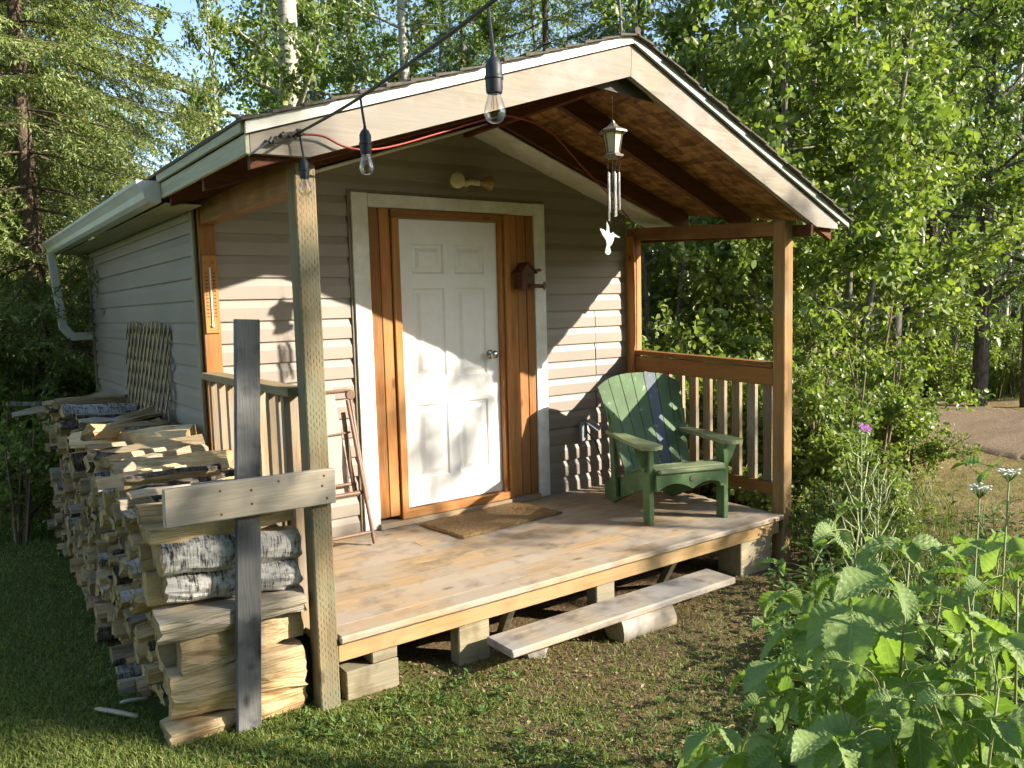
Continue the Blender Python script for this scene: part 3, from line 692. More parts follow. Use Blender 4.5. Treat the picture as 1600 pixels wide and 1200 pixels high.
# adirondack chair
def adirondack():
    t = thing('adirondack_chair', 'weathered green slatted garden armchair on the right of the deck', 'armchair', (1.50, -1.295, 0), -.3386)
    def p(mb, name, m='chair', **kw): return link(name, mb.mesh(name, **kw), M[m], t)
    for s in (-1, 1):
        x = .285*s
        p(MB().box((x-.018, .0, 0), (x+.018, .105, .535), .004), 'leg')
        # stringer running from the front leg down to the floor behind
        pr = [(-.005, .235), (-.005, .375), (.10, .375), (.42, .275), (.86, .125), (.875, .08), (.86, .0), (.72, .0), (.40, .13), (.12, .235)]
        xs = x-.036*s; p(MB().prism(pr, 0, min(xs-.016, xs+.016), max(xs-.016, xs+.016)), 'stringer')
        # rear upright and arm
        xu = x+.004*s; p(MB().beam((xu, .60, .075), (xu, .66, .70), .030, .075, .004, up=(0, 1, 0)), 'upright')
        out = []
        for a in np.linspace(-PI*.5, PI*.5, 9): out.append((x+.02*s+.078*math.sin(a), -.045-.055*math.cos(a)))
        poly = [(x+.02*s-.078, .02)]+out+[(x+.02*s+.078, .06), (x+.02*s+.062*1, .30), (x+.045, .55), (x+.035, .70), (x-.035, .70), (x-.045, .55), (x+.02*s-.062, .30)]
        p(MB().prism(poly, 2, .536, .562), 'arm_rest', 'chair_arm')
        br = [(.012, .535), (.092, .535), (.085, .50), (.05, .42), (.012, .36)]
        xb = x+.018*s; mb = MB(); V = [(xb+s*q[0]-.0, yy, q[1]) for yy in (.035, .063) for q in br]
        mb.add(V, [[0, 1, 2, 3, 4], [9, 8, 7, 6, 5]]+[[i, (i+1) % 5, 5+(i+1) % 5, 5+i] for i in range(5)]); p(mb, 'arm_bracket')
    # seat slats follow the stringers
    for i in range(6):
        y = .02+i*.078; z = .386-(.0 if y < .1 else (y-.1)*.315); 
        X = Matrix.Translation((0, y, z)) @ Matrix.Rotation(-.30 if i else .22, 4, 'X')
        p(MB().box((-.268, -.035, -.010), (.268, .035, .012), .006, X=X), 'seat_slat', 'chair_arm' if i < 2 else 'chair')
    # scalloped front apron with a round plate
    xs = np.linspace(-.268, .268, 33); bot = [.245-.0+.045*abs(math.sin((x_+.268)/.536*2*PI))*(1 if .03 < (x_+.268) < .506 else .3) for x_ in xs]
    poly = [(-.268, .352)]+[(x_, b_) for x_, b_ in zip(xs, bot)]+[(.268, .352)]
    ap = p(MB().prism(poly[::-1], 1, -.048, -.022), 'apron')
    link('badge', MB().lathe([(.001, 0), (.022, 0), (.022, .004), (.001, .005)], 16, X=Matrix.Translation((0, -.0485, .315)) @ Matrix.Rotation(PI/2, 4, 'X')).mesh('badge'), M['bronze'], ap)
    p(MB().beam((-.25, -.036, .372), (.25, -.036, .372), .05, .03, .010), 'seat_slat', 'chair_arm')
    # fanned back with rounded top
    tilt = math.radians(27); B0 = np.array([0, .435, .20]); ax = np.array([0, math.sin(tilt), math.cos(tilt)]); nn = np.array([0, -math.cos(tilt), math.sin(tilt)])
    for i in range(7):
        k_ = i-3; fan = k_*.034; xb = k_*.073; wb, wt = .069, .096; Lm = .865
        def P(u_, v_, d_): 
            x_ = xb+u_*1.0+v_*math.sin(fan); return B0+np.array([x_, 0, 0])+ax*v_+nn*d_
        def half(v_): return (wb+(wt-wb)*v_/Lm)/2
        pts = [(-half(0), 0), (half(0), 0), (half(.4), .4), (half(.75), Lm-.03-(.022*max(0, k_)))]
        # top follows one round arc across all slats
        top = [(half(Lm)*q, .868-.105*(abs(k_*.102+half(Lm)*q)/.36)**2.7) for q in (1, .5, 0, -.5, -1)]
        pts = [(-half(0), 0), (half(0), 0), (half(.4), .4)]+top+[(-half(.4), .4)]
        n_ = len(pts); V = [P(u_, v_, d_) for d_ in (.010, -.010) for (u_, v_) in pts]
        F = [list(range(n_)), list(range(n_, 2*n_))[::-1]]+[[(j+1) % n_, j, n_+j, n_+(j+1) % n_] for j in range(n_)]
        p(MB().add(V, F), 'back_slat', 'chair_bare' if i == 4 else 'chair')
    for v_, hw in ((.05, .25), (.36, .29), (.66, .24)):
        q = B0+ax*v_-nn*.028; p(MB().beam(q+np.array([-hw, 0, 0]), q+np.array([hw, 0, 0]), .034, .06, .004, up=tuple(ax)), 'back_rail')
    return t
adirondack()
# electrical box and cord on the wall behind the chair
eb = thing('outlet_box', 'grey outdoor outlet box on the siding behind the armchair', 'outlet', (1.66, -.02, .47))
part(MB().box((1.595, -.055, .40), (1.665, -.017, .56), .006), 'box', M['grey_plastic'], eb)
part(MB().beam((1.672, -.045, .565), (1.735, -.125, .49), .085, .012, .003, up=(0, -.5, 1)), 'cover', M['grey_plastic'], eb)
tag(MB().tube([(1.66, -.058, .47), (1.70, -.10, .40), (1.78, -.09, .24), (1.86, -.07, .14), (1.96, -.09, .05), (2.05, -.12, .012)], .006, 6).build('appliance_cord', M['cable'], smooth=True), 'dark cord hanging from the outlet box to the deck', 'cord')
# double flood lamp over the door
fl = thing('flood_lamp', 'twin bulb flood lamp fixture on the gable above the door', 'lamp', (.55, -.02, 2.40))
def bulb(A, d, name, m, s=1.0):
    d = Vector(d).normalized(); X = Matrix.Translation(A) @ d.to_track_quat('Z', 'Y').to_matrix().to_4x4()
    prof = [(.001, 0), (.014, 0), (.015, .02), (.022, .035), (.046, .075), (.050, .092), (.045, .102), (.02, .108), (.001, .109)]
    return part(MB().lathe([(r*s, z*s) for r, z in prof], 20, X=X), name, M[m], fl, smooth=True, angle=60)
part(MB().lathe([(.001, 0), (.052, 0), (.052, .012), (.03, .022), (.001, .024)], 20, X=Matrix.Translation((.55, -.017, 2.40)) @ Matrix.Rotation(PI/2, 4, 'X')), 'wall_plate', M['bronze'], fl)
part(MB().tube([(.55, -.035, 2.40), (.52, -.075, 2.405), (.47, -.10, 2.41)], .018, 10).tube([(.55, -.035, 2.40), (.58, -.07, 2.412), (.645, -.085, 2.408)], .022, 10), 'lamp_socket', M['opal'], fl, smooth=True, angle=50)
bulb((.485, -.09, 2.412), (-.75, -.75, -.12), 'bulb', 'opal', 1.1); bulb((.63, -.083, 2.408), (1, -.25, .0), 'bulb', 'amber', 1.1)
# birdhouse on the door boards
bh = thing('birdhouse', 'small rusty birdhouse with a wheel on the boards beside the door', 'birdhouse', (1.04, -.06, 1.7))
part(MB().prism([(.975, 1.645), (1.085, 1.640), (1.090, 1.765), (1.035, 1.825), (.980, 1.770)], 1, -.135, -.034), 'body', M['rust'], bh)
part(MB().beam((.955, -.085, 1.755), (1.038, -.085, 1.842), .13, .012).beam((1.032, -.085, 1.842), (1.112, -.085, 1.758), .13, .012), 'roof', M['rust'], bh)
part(MB().lathe([(.001, 0), (.021, 0), (.021, .003), (.001, .003)], 16, X=Matrix.Translation((1.045, -.1355, 1.745)) @ Matrix.Rotation(PI/2, 4, 'X')), 'entry_hole', M['ink'], bh)
part(MB().tube([(1.03, -.15, 1.665), (1.17, -.13, 1.662)], .016, 10).tube([(1.10, -.12, 1.78), (1.16, -.12, 1.785)], .011, 8).tube([(.99, -.09, 1.68), (.93, -.10, 1.675)], .006, 6), 'spout', M['rust'], bh)
wh = MB(); cw = Vector((1.185, -.13, 1.665))
for i in range(16):
    a0, a1 = 2*PI*i/16, 2*PI*(i+1)/16
    wh.tube([cw+Vector((.012*math.cos(a0), .030*math.cos(a0), .032*math.sin(a0))), cw+Vector((.012*math.cos(a1), .030*math.cos(a1), .032*math.sin(a1)))], .0035, 6)
for i in range(4):
    a0 = PI*i/4; d_ = Vector((.012*math.cos(a0), .030*math.cos(a0), .032*math.sin(a0))); wh.tube([cw-d_, cw+d_], .0025, 5)
part(wh, 'wheel', M['steel'], bh)
# wooden thermometer on the wall post
th = thing('thermometer', 'wooden plaque thermometer on the cedar board by the corner', 'thermometer', (-1.28, -.04, 1.63))
part(MB().box((-1.322, -.052, 1.40), (-1.240, -.041, 1.865), .003), 'plaque', M['thermo'], th)
part(MB().tube([(-1.281, -.056, 1.45), (-1.281, -.056, 1.79)], .0045, 8).lathe([(.001, -.01), (.009, -.006), (.010, 0), (.009, .006), (.001, .01)], 10, at=(-1.281, -.056, 1.445)), 'tube', M['clear_white'], th)
mk = MB()
for i in range(13):
    z = 1.50+i*.0215
    for s in (-1, 1): mk.box((-1.281+s*.022-.007, -.0535, z-.003), (-1.281+s*.022+.007, -.0522, z+.003), .0004)
part(mk, 'scale_marks', M['ink'], th)
def text(s, size, X, mat, name, parent):
    cu = bpy.data.curves.new('lettering', 'FONT'); cu.body = s; cu.size = size; cu.align_x = 'CENTER'; cu.extrude = .0004
    o = bpy.data.objects.new('lettering', cu); COL.objects.link(o); bpy.context.view_layer.update()
    me = bpy.data.meshes.new_from_object(o.evaluated_get(bpy.context.evaluated_depsgraph_get())); bpy.data.objects.remove(o)
    me.transform(X); return under(link(name, me, mat), parent)
for s, x in (('C', -1.302), ('F', -1.261)):
    text(s, .026, Matrix.Translation((x, -.0528, 1.812)) @ Matrix.Rotation(PI/2, 4, 'X'), M['ink'], 'letter', th)
# wind chime: lantern, tubes, hummingbird
wc = thing('wind_chime', 'lantern wind chime with metal tubes and a pale hummingbird under the porch peak', 'wind chime', (.535, -1.61, 2.70))
O = np.array([.535, -1.612, 0.0])
ch = MB(); zz = 2.70
while zz > 2.53:
    s_ = int(round(zz*1000/9)) % 2
    ch.tube([O+np.array([0, 0, zz]), O+np.array([.003 if s_ else -.003, .003 if s_ else -.003, zz-.006]), O+np.array([0, 0, zz-.012])], .0016, 5); zz -= .011
part(ch, 'chain', M['tin'], wc)
def hexa(r0, z0, r1, z1, n=6, rot=.3): return (r0, z0, r1, z1)
part(MB().lathe([(.001, 2.540), (.010, 2.535), (.016, 2.520), (.026, 2.512), (.034, 2.502), (.082, 2.478), (.084, 2.468), (.060, 2.466), (.001, 2.466)][::-1], 6, at=O), 'lantern_cap', M['bronze'], wc)
part(MB().lathe([(.001, 2.360), (.036, 2.360), (.054, 2.465), (.001, 2.465)], 6, at=O), 'lantern_glass', M['lamp_glass'], wc)
fr = MB()
for j in range(6):
    a_ = 2*PI*j/6; fr.tube([O+np.array([.037*math.cos(a_), .037*math.sin(a_), 2.358]), O+np.array([.0555*math.cos(a_), .0555*math.sin(a_), 2.466])], .0042, 6)
part(fr, 'lantern_frame', M['bronze'], wc)
part(MB().lathe([(.001, 2.325), (.030, 2.325), (.060, 2.335), (.062, 2.345), (.045, 2.352), (.040, 2.360), (.001, 2.360)], 6, at=O), 'lantern_base', M['bronze'], wc)
strings = MB()
for j, (L_, dx) in enumerate(((.24, 0), (.22, 1), (.27, 2), (.25, 3), (.21, 4))):
    a_ = 2*PI*dx/5+.4; q = O+np.array([.032*math.cos(a_), .032*math.sin(a_), 0])
    part(MB().tube([q+np.array([0, 0, 2.25]), q+np.array([0, 0, 2.25-L_])], .0065, 10), 'chime_tube', M['tin'], wc, smooth=True, angle=50)
    strings.tube([O+np.array([.048*math.cos(a_+.4), .048*math.sin(a_+.4), 2.33]), q+np.array([0, 0, 2.25])], .0012, 4)
strings.tube([O+np.array([0, 0, 2.33]), O+np.array([-.028, 0, 1.965])], .0022, 5)
part(strings, 'strings', M['tin'], wc)
hb = [(-.028, .075), (-.012, .045), (-.010, .02), (-.005, .01), (.008, .012), (.018, .018), (.026, .010), (.075, -.012), (.028, -.008), (.022, -.03), (.004, -.055), (-.010, -.065), (.0, -.095), (-.012, -.108), (-.030, -.110), (-.044, -.098), (-.038, -.075), (-.030, -.055), (-.034, -.03), (-.062, .0), (-.082, .035), (-.055, .030), (-.038, .018), (-.030, .03)]
part(MB().prism([(.505+x*.98, 1.90+z) for x, z in hb][::-1], 1, -1.616, -1.610), 'hummingbird', M['bird'], wc)
# string of lamps
sg = thing('string_lights', 'black festoon cable with clear bulbs strung from the fascia corner', 'string lights', (-1.5, -1.76, 2.2))
A0 = U(388, 243, 'y', -1.73); A1 = U(420, 222, 'y', -1.745); A2 = U(468, 207, 'y', -1.76); B2 = UD(563, 152, 2.74); B3 = UD(762, 8, 1.88); B4 = UD(960, -180, 1.35); B5 = UD(1250, -500, 1.0)
part(MB().tube([A0, A1], .004, 6), 'tie', M['tin'], sg)
def crv(P, n=8):
    P = [np.array(p, float) for p in P]; out = []
    for i in range(len(P)-1):
        p0, p1, p2, p3 = P[max(i-1, 0)], P[i], P[i+1], P[min(i+2, len(P)-1)]
        for t in np.linspace(0, 1, n, endpoint=False): out.append(.5*(2*p1+(p2-p0)*t+(2*p0-5*p1+4*p2-p3)*t*t+(3*p1-p0-3*p2+p3)*t**3))
    return out+[P[-1]]
part(MB().tube(crv([A2, B2, B3, B4, B5]), .0058, 8), 'cable', M['cable'], sg, smooth=True)
kn = MB(); P0 = A1; rr_ = np.random.default_rng(2)
for i in range(9): kn.tube([A1+(A2-A1)*i/9+rr_.normal(0, .006, 3), A1+(A2-A1)*(i+2.2)/9+rr_.normal(0, .006, 3)], .008+.005*rr_.random(), 7)
kn.lathe([(.001, -.016), (.015, -.012), (.018, 0), (.015, .012), (.001, .016)], 8, at=A2)
part(kn, 'knot', M['cable'], sg)
def lampbulb(top, k_=1.0, drop=.075):
    x, y, z = top; zt = z-drop
    mb = MB().tube(crv([(x, y, z), (x+.006, y, z-drop*.5), (x+.012, y, zt+.01)], 5), .0045, 7)
    c = (x+.012, y, zt)
    mb.lathe([(.001, -.082), (.0185, -.082), (.020, -.074), (.0205, -.052), (.0225, -.050), (.0225, -.044), (.020, -.042), (.020, -.020), (.014, -.006), (.006, .002), (.005, .012), (.001, .012)], 18, at=c)
    s_ = part(mb, 'lamp_socket', M['black_rubber'], sg, smooth=True, angle=40)
    b_ = under(MB().lathe([(.001, -.1515), (.008, -.151), (.018, -.146), (.0245, -.136), (.026, -.126), (.0235, -.112), (.018, -.095), (.0145, -.083), (.001, -.0825)], 20, at=c).build('bulb', M['glass'], smooth=True, angle=60), s_)
    f = MB()
    for j in range(5):
        a_ = 2*PI*j/5; f.tube([(c[0]+.004*math.cos(a_), c[1]+.004*math.sin(a_), zt-.083), (c[0]+.008*math.cos(a_), c[1]+.008*math.sin(a_), zt-.118)], .0008, 4)
    under(f.build('filament', M['filament']), s_)
lampbulb(A2, drop=.105); lampbulb(B2, drop=.105); lampbulb(B3, drop=.115)
# red extension cord
rc = [U(474, 210, 'y', -1.752), U(505, 213, 'y', -1.752), U(538, 229, 'y', -1.748), U(575, 234, 'y', -1.745), U(620, 227, 'y', -1.70), U(690, 207, 'y', -1.62), U(762, 186, 'y', -1.53), U(800, 182, 'y', -1.30), U(858, 205, 'y', -1.05), U(905, 255, 'y', -.75), U(940, 292, 'y', -.50), (1.95, -.30, 2.16), (2.13, -.13, 2.10), (2.175, -.118, 1.95), (2.178, -.112, 1.5), (2.172, -.112, 1.16), (2.12, -.13, 1.0), (2.0, -.12, .5)]
tag(MB().tube(crv(rc, 6), .005, 6).build('extension_cord', M['red_cord'], smooth=True), 'thin red cord running from the string lights under the roof to the corner post', 'cord')
# trellis against the side wall
tr = thing('trellis', 'folded brown lattice trellis leaning on the beige side wall', 'trellis', (-1.38, 1.35, .5))
y0_, y1_, z0_, z1_ = .66, 2.10, .55, 1.46; an = math.radians(58); 
for lay, sg_ in ((0, 1), (1, -1)):
    k_ = -12
    for k_ in range(-8, 24):
        yb_ = y0_+k_*.125; pts = []
        t0, t1 = 0.0, (z1_-z0_)/math.sin(an)
        def at(t): return (yb_+sg_*t*math.cos(an)+(.0 if sg_ > 0 else .55), z0_+t*math.sin(an))
        tt = [t for t in np.linspace(t0, t1, 60) if y0_ <= at(t)[0] <= y1_]
        if len(tt) < 8: continue
        a_, b_ = at(tt[0]), at(tt[-1]); lean = lambda z: -1.352-.055*(1.46-z)-.010*lay
        j = .012*math.sin(k_*5.1)
        part(MB().beam((lean(a_[1])-.006, a_[0], a_[1]), (lean(b_[1])-.006, b_[0], b_[1]+j), .007, .026, .001, up=(0, 1, 0)), 'slat', M['lattice'], tr)
# boards holding the stack
rk = thing('firewood_rack', 'black upright board and pale crosspiece nailed to the post before the firewood', 'rack', (-1.6, -1.57, -.33))
X = Matrix.Translation((-1.610, -1.556, .5)) @ Matrix.Rotation(math.radians(3.0), 4, 'Y')
part(MB().box((-.052, -.018, -.92), (.052, .018, .99), .003, X=X), 'upright', M['black_board'], rk)
cp = part(MB().beam((-1.953, -1.598, .733), (-1.214, -1.598, .721), .038, .160, .005), 'crosspiece', M['pale_board'], rk)
nl = MB()
for (x, z) in ((-1.73, .775), (-1.73, .675), (-1.60, .76), (-1.60, .70), (-1.27, .775), (-1.26, .67), (-1.28, .73), (-1.48, .78)):
    nl.lathe([(.001, 0), (.0055, 0), (.005, .002), (.001, .0025)], 8, X=Matrix.Translation((x, -1.6172, z)) @ Matrix.Rotation(PI/2, 4, 'X'))
under(nl.build('screws', M['rust']), cp)

# ------------------------------------------------------------------ firewood
def clip_poly(poly, p, n):
    out = []
    for i in range(len(poly)):
        a, b = poly[i], poly[(i+1) % len(poly)]; da, db = (a-p) @ n, (b-p) @ n
        if da <= 0: out.append(a)
        if (da < 0 < db) or (db < 0 < da): out.append(a+(b-a)*(da/(da-db)))
    return out
def ztop(y): return float(np.interp(y, [-1.55, -1.2, -.6, 0, .8, 1.6, 2.4, 3.2, 3.9], [.66, .64, .64, .66, .70, .74, .76, .66, .52]))
seeds = []
z = -.285; row = 0
while z < .80:
    y = -1.28+(.05 if row % 2 else 0)
    while y < 3.85:
        s_ = .078+.028*rng.random()
        if z < ztop(y)-.035: seeds.append((y+rng.normal(0, .022), z+rng.normal(0, .020), 0))
        y += s_*1.04
    z += .073; row += 1
SD = np.array([s[:2] for s in seeds]); logs = []
for i, (y, z, big) in enumerate(seeds):
    p = np.array([y, z]); poly = [p+np.array(q) for q in ((-.14, -.11), (.14, -.11), (.14, .11), (-.14, .11))]
    lim = [(np.array([0, -.335]), np.array([0, -1.])), (np.array([0, ztop(y)+.015*rng.normal()]), np.array([0, 1.])), (np.array([-1.345+.014*rng.normal(), 0]), np.array([-1., .1*rng.normal()])), (np.array([3.92, 0]), np.array([1., 0]))]
    for P_, n_ in lim: poly = clip_poly(poly, P_, n_)
    d2 = np.hypot(*(SD-p).T); 
    for j in np.argsort(d2)[1:14]:
        n_ = SD[j]-p; L_ = np.linalg.norm(n_)
        if L_ < 1e-4: continue
        poly = clip_poly(poly, p+n_*.5, n_/L_)
        if len(poly) < 3: break
    if len(poly) < 3: continue
    P = np.array(poly); c = P.mean(0); P = c+(P-c)*rng.uniform(.80, .97)
    rot = rng.normal(0, .11); R_ = np.array([[math.cos(rot), -math.sin(rot)], [math.sin(rot), math.cos(rot)]]); P = c+(P-c) @ R_.T
    if np.ptp(P[:, 0]) < .02 or np.ptp(P[:, 1]) < .02: continue
    logs.append([P, c, big])
def log_mesh(P, c, x0, x1, style, seed, nseg=4):
    """split log of cross-section P (y,z about c) from x0 to x1; style: split, grey, birch, aspen, dark"""
    r_ = np.random.default_rng(seed); n = len(P); pts = []; edge = []
    barkside = int(np.argmax(np.linalg.norm(np.roll(P, -1, 0)-P, axis=1))) if style in ('birch', 'aspen', 'dark') else -1
    if seed % 3 == 0 and barkside < 0: barkside = r_.integers(n)
    for i in range(n):
        a, b = P[i], P[(i+1) % n]; m_ = 3 if np.linalg.norm(b-a) > .06 else 2
        isb = (i == barkside) or (style in ('birch', 'aspen', 'dark') and i == (barkside+1) % n)
        if isb: m_ = 4
        for k_ in range(m_):
            t = k_/m_; q = a+(b-a)*t
            if isb:
                nrm = np.array([b[1]-a[1], -(b[0]-a[0])]); nrm /= np.linalg.norm(nrm)+1e-9
                if nrm @ ((a+b)/2-c) < 0: nrm = -nrm
                q = q+nrm*math.sin(PI*t)*.10*np.linalg.norm(b-a)
            pts.append(q); edge.append(isb)
    pts = np.array(pts); k_ = len(pts); V = []; xs = np.linspace(x0, x1, nseg+1)
    tw = r_.normal(0, .03, 2)
    for i, x in enumerate(xs):
        f = i/nseg; sc_ = 1+.05*r_.normal()
        for q in pts:
            e = (q-c)*sc_+c+tw*(f-.5)+r_.normal(0, .0042, 2); V.append((x+(r_.normal(0, .006) if i in (0, nseg) else r_.normal(0, .01)), e[0], e[1]))
    F = []; m = []; bi = {'birch': 2, 'aspen': 3, 'dark': 4}.get(style, 3 if seed % 2 else 4)
    for i in range(nseg):
        for j in range(k_):
            F.append([i*k_+j, (i+1)*k_+j, (i+1)*k_+(j+1) % k_, i*k_+(j+1) % k_]); m.append(bi if edge[j] else (5 if style == 'grey' else 0))
    F.append(list(range(k_))[::-1]); m.append(1); F.append(list(range(nseg*k_, nseg*k_+k_))); m.append(1)
    return V, F, m
LM = [M['split'], M['end'], M['birch'], M['aspen_log'], M['dark_log'], M['split_grey']]
def xf(y): return -1.93+.10*float(sm(.0, 3.5, y))
far = MB(); cnt = 0
order = sorted(range(len(logs)), key=lambda i: (logs[i][2] == 0, np.hypot(logs[i][1][0]+5.05, 1.0)))
styles = ['split', 'split', 'grey', 'split', 'aspen', 'aspen', 'dark', 'grey', 'birch', 'dark']
fl_ = {'split': 'pale split stacked log', 'grey': 'weathered grey stacked log', 'birch': 'white barked stacked log', 'aspen': 'grey barked stacked log', 'dark': 'dark barked stacked log'}
NTOP = 44
def where(y, z):
    f = (z+.33)/(ztop(y)+.33); v = 'bottom rows' if f < .22 else 'lower rows' if f < .45 else 'middle rows' if f < .68 else 'upper rows' if f < .88 else 'top row'
    h = 'at the front corner' if y < -1.1 else 'just behind the front corner' if y < -.8 else 'abreast of the left railing' if y < -.35 else 'abreast of the cabin corner' if y < .15 else 'below the near side of the trellis' if y < .8 else 'below the trellis'
    return ' in the %s %s' % (v, h)
for n_, i in enumerate(order):
    P, c, big = logs[i]; ins = xf(c[0])+rng.normal(0, .045); x1 = -1.385+.02*rng.random()
    if rng.random() < .08: ins -= .06
    stl = styles[int(rng.integers(10))]
    if n_ < 300-NTOP:
        V, F, m = log_mesh(P, c, ins, x1, stl, i)
        mb = MB(); o_ = np.array([(ins+x1)/2, c[0], c[1]]); mb.add(np.array(V)-o_, F); mb.m = m
        me = mb.mesh('firewood_log'); o = link('firewood_log', me, LM); o.location = o_
        tag(o, fl_[stl]+where(c[0], c[1]), 'log', 'logs stacked against the cabin'); cnt += 1
    else:
        V, F, m = log_mesh(P, c, ins, x1, stl, i, 1); nb = len(far.v); far.add(V, F); far.m[-len(m):] = m
# the column of large logs at the front, sides towards the camera
FRONT = [(.085, 'split', -1.97, 'pale split log on the ground at the very front of the stack', .00), (.110, 'split', -1.93, 'pale split log second from the ground at the stack front', .015), (.120, 'split', -1.95, 'blocky pale log third from the ground at the stack front', -.02), (.170, 'split', -1.90, 'broadest pale split log in the middle of the stack front', .02),
         (.095, 'grey', -1.98, 'splintered pale log just below the white barked logs', -.03), (.140, 'birch', -1.93, 'lower of the two white barked logs at the stack front', .01), (.150, 'birch', -1.96, 'upper of the two white barked logs at the stack front', -.01), (.085, 'split', -1.99, 'split log directly behind the pale crosspiece', .02)]
zc = -.335
for k_, (hh, stl, x0, lab, dy) in enumerate(FRONT):
    r_ = np.random.default_rng(600+k_); hz = hh*.5; w_ = .085; f1, f2 = r_.uniform(-.028, .012, 2)
    if stl == 'birch': P = np.array([(-w_*.55, -hz), (w_*.8, -hz*.8), (w_*.8, hz*.8), (-w_*.55, hz), (-w_*1.0, hz*.55), (-w_*1.12, 0), (-w_*1.0, -hz*.55)])
    else: P = np.array([(-w_+f1, -hz*.96), (w_*.9, -hz*.8), (w_*.9, hz*.7), (-w_+f2, hz*.97), (-w_+(f1+f2)/2-.008, .1*hz)])
    x1 = -1.345-.02*r_.random(); L_ = x1-x0; V, F, m = log_mesh(P, np.zeros(2), -L_/2, L_/2, 'split' if stl == 'birch' else stl, 600+3*k_+1, 6)
    if stl == 'birch':
        m = [2 if (q < len(m)-2 and V[F[q][0]][1] < -w_*.3 and V[F[q][3]][1] < -w_*.3) else v for q, v in enumerate(m)]
    o = link('firewood_log', (lambda mb: (setattr(mb, 'm', m), mb.mesh('firewood_log'))[1])(MB().add(V, F)), LM)
    o.location = ((x0+x1)/2, -1.398+dy, zc+hz); o.rotation_euler = (r_.normal(0, .05), r_.normal(0, .018), r_.normal(0, .05)); zc += hh*1.01
    tag(o, lab, 'log', 'logs stacked against the cabin')
fo = far.build('firewood_logs', LM); fo['kind'] = 'stuff'; tag(fo, 'far rows of split firewood stacked along the side wall', 'firewood')
# logs lying loose on top of the stack
TOPS = [ # pixel of left end, pixel of right end, height, radius, style, label
 ((150, 742), (345, 712), .045, 'dark', 'dark barked log lying on the stack just behind the crosspiece'),
 ((160, 775), (300, 768), .045, 'aspen', 'grey barked short log on top of the stack near the crosspiece'),
 ((165, 722), (372, 690), .050, 'split', 'long pale split log on top of the stack beside the railing'),
 ((145, 700), (325, 672), .048, 'split', 'whitish split log with torn fibres on top of the stack'),
 ((115, 690), (318, 660), .060, 'aspen', 'long grey barked log on top of the stack reaching the cabin corner'),
 ((140, 655), (252, 648), .060, 'split', 'clean pale split log on top of the stack below the trellis'),
 ((130, 638), (245, 612), .045, 'split', 'knotty tilted split log propped on the clean pale log'),
 ((95, 628), (210, 622), .050, 'birch', 'short white barked round on the far top of the stack'),
 ((85, 612), (190, 600), .045, 'dark', 'dark log at the far end of the stack top'),
 ((100, 645), (140, 650), .045, 'grey', 'stubby grey log on the stack top at its outer edge'),
 ((70, 640), (130, 645), .040, 'split', 'short pale log at the far outer edge of the stack top'),
 ((205, 800), (262, 800), .050, 'split', 'pale split log end poking out left of the crosspiece'),
 ((120, 668), (215, 672), .035, 'grey', 'thin grey stick of firewood across the stack top'),
 ((75, 625), (160, 608), .040, 'aspen', 'thin grey barked log far along the stack top'),
]
for k_, (pa, pb, r, stl, lab) in enumerate(TOPS):
    A = U(*pa, 'x', -1.93); B = U(*pb, 'x', -1.42); ym = (A[1]+B[1])/2
    zt_ = ztop(ym)+r*.7
    A[1] = .6*A[1]+.4*ym; B[1] = .6*B[1]+.4*ym
    A[2] = .35*A[2]+.65*zt_; B[2] = .35*B[2]+.65*(zt_+.02)
    A[2] = max(A[2], ztop(A[1])+r*.5); B[2] = max(B[2], ztop(B[1])+r*.5)
    if k_ == 11: A = np.array([-2.02, -1.42, .68]); B = np.array([-1.45, -1.44, .66])
    if B[0]-A[0] < .3: continue
    n0 = 5 if stl in ('split', 'grey') else 7; a_ = np.sort(rng.uniform(0, 2*PI, n0)*.3+np.arange(n0)*2*PI/n0)
    P = np.stack([r*1.15*np.cos(a_), r*.95*np.sin(a_)], 1)
    L_ = np.linalg.norm(B-A); V, F, m = log_mesh(P, np.zeros(2), -L_/2, L_/2, stl, 900+k_*2)
    mb = MB().add(V, F); mb.m = m; o = link('firewood_log', mb.mesh('firewood_log'), LM); o.location = (A+B)/2
    d = Vector((B-A)/L_); sd = Vector((0, 0, 1)).cross(d).normalized(); u = d.cross(sd); o.rotation_euler = Matrix((d, sd, u)).transposed().to_euler()
    tag(o, lab, 'log', 'logs stacked against the cabin')
zn = ('at the front corner', 'abreast of the left railing', 'abreast of the cabin corner', 'below the near side of the trellis', 'below the trellis', 'past the trellis')
for k_ in range(18):                                    # thin splits tossed on top
    y = -1.25+4.6*((k_+.5)/18)+rng.normal(0, .05); r = rng.uniform(.022, .042); xa = -1.93+rng.normal(0, .09)-.02; xb = -1.42+rng.normal(0, .06); ty = rng.normal(0, .07); L_ = xb-xa
    stl = ('split', 'grey', 'dark', 'aspen', 'split')[int(rng.integers(5))]; n0 = 4; a_ = rng.uniform(-.3, .3, n0)+np.arange(n0)*2*PI/n0+.5; P = np.stack([r*1.7*np.cos(a_), r*.8*np.sin(a_)], 1)
    V, F, m = log_mesh(P, np.zeros(2), -L_/2, L_/2, stl, 1300+k_*2, 5); mb = MB().add(V, F); mb.m = m; o = link('firewood_log', mb.mesh('firewood_log'), LM)
    o.location = ((xa+xb)/2, y, ztop(y)+r*.8+.035+.03*rng.random()); o.rotation_euler = (rng.normal(0, .2), rng.normal(0, .05), ty*1.5)
    tag(o, {'split': 'thin pale slab', 'grey': 'thin grey slab', 'dark': 'thin dark barked slab', 'aspen': 'thin grey barked slab'}[stl]+' tossed on the stack top '+zn[min(5, k_//3)], 'log', 'logs stacked against the cabin')
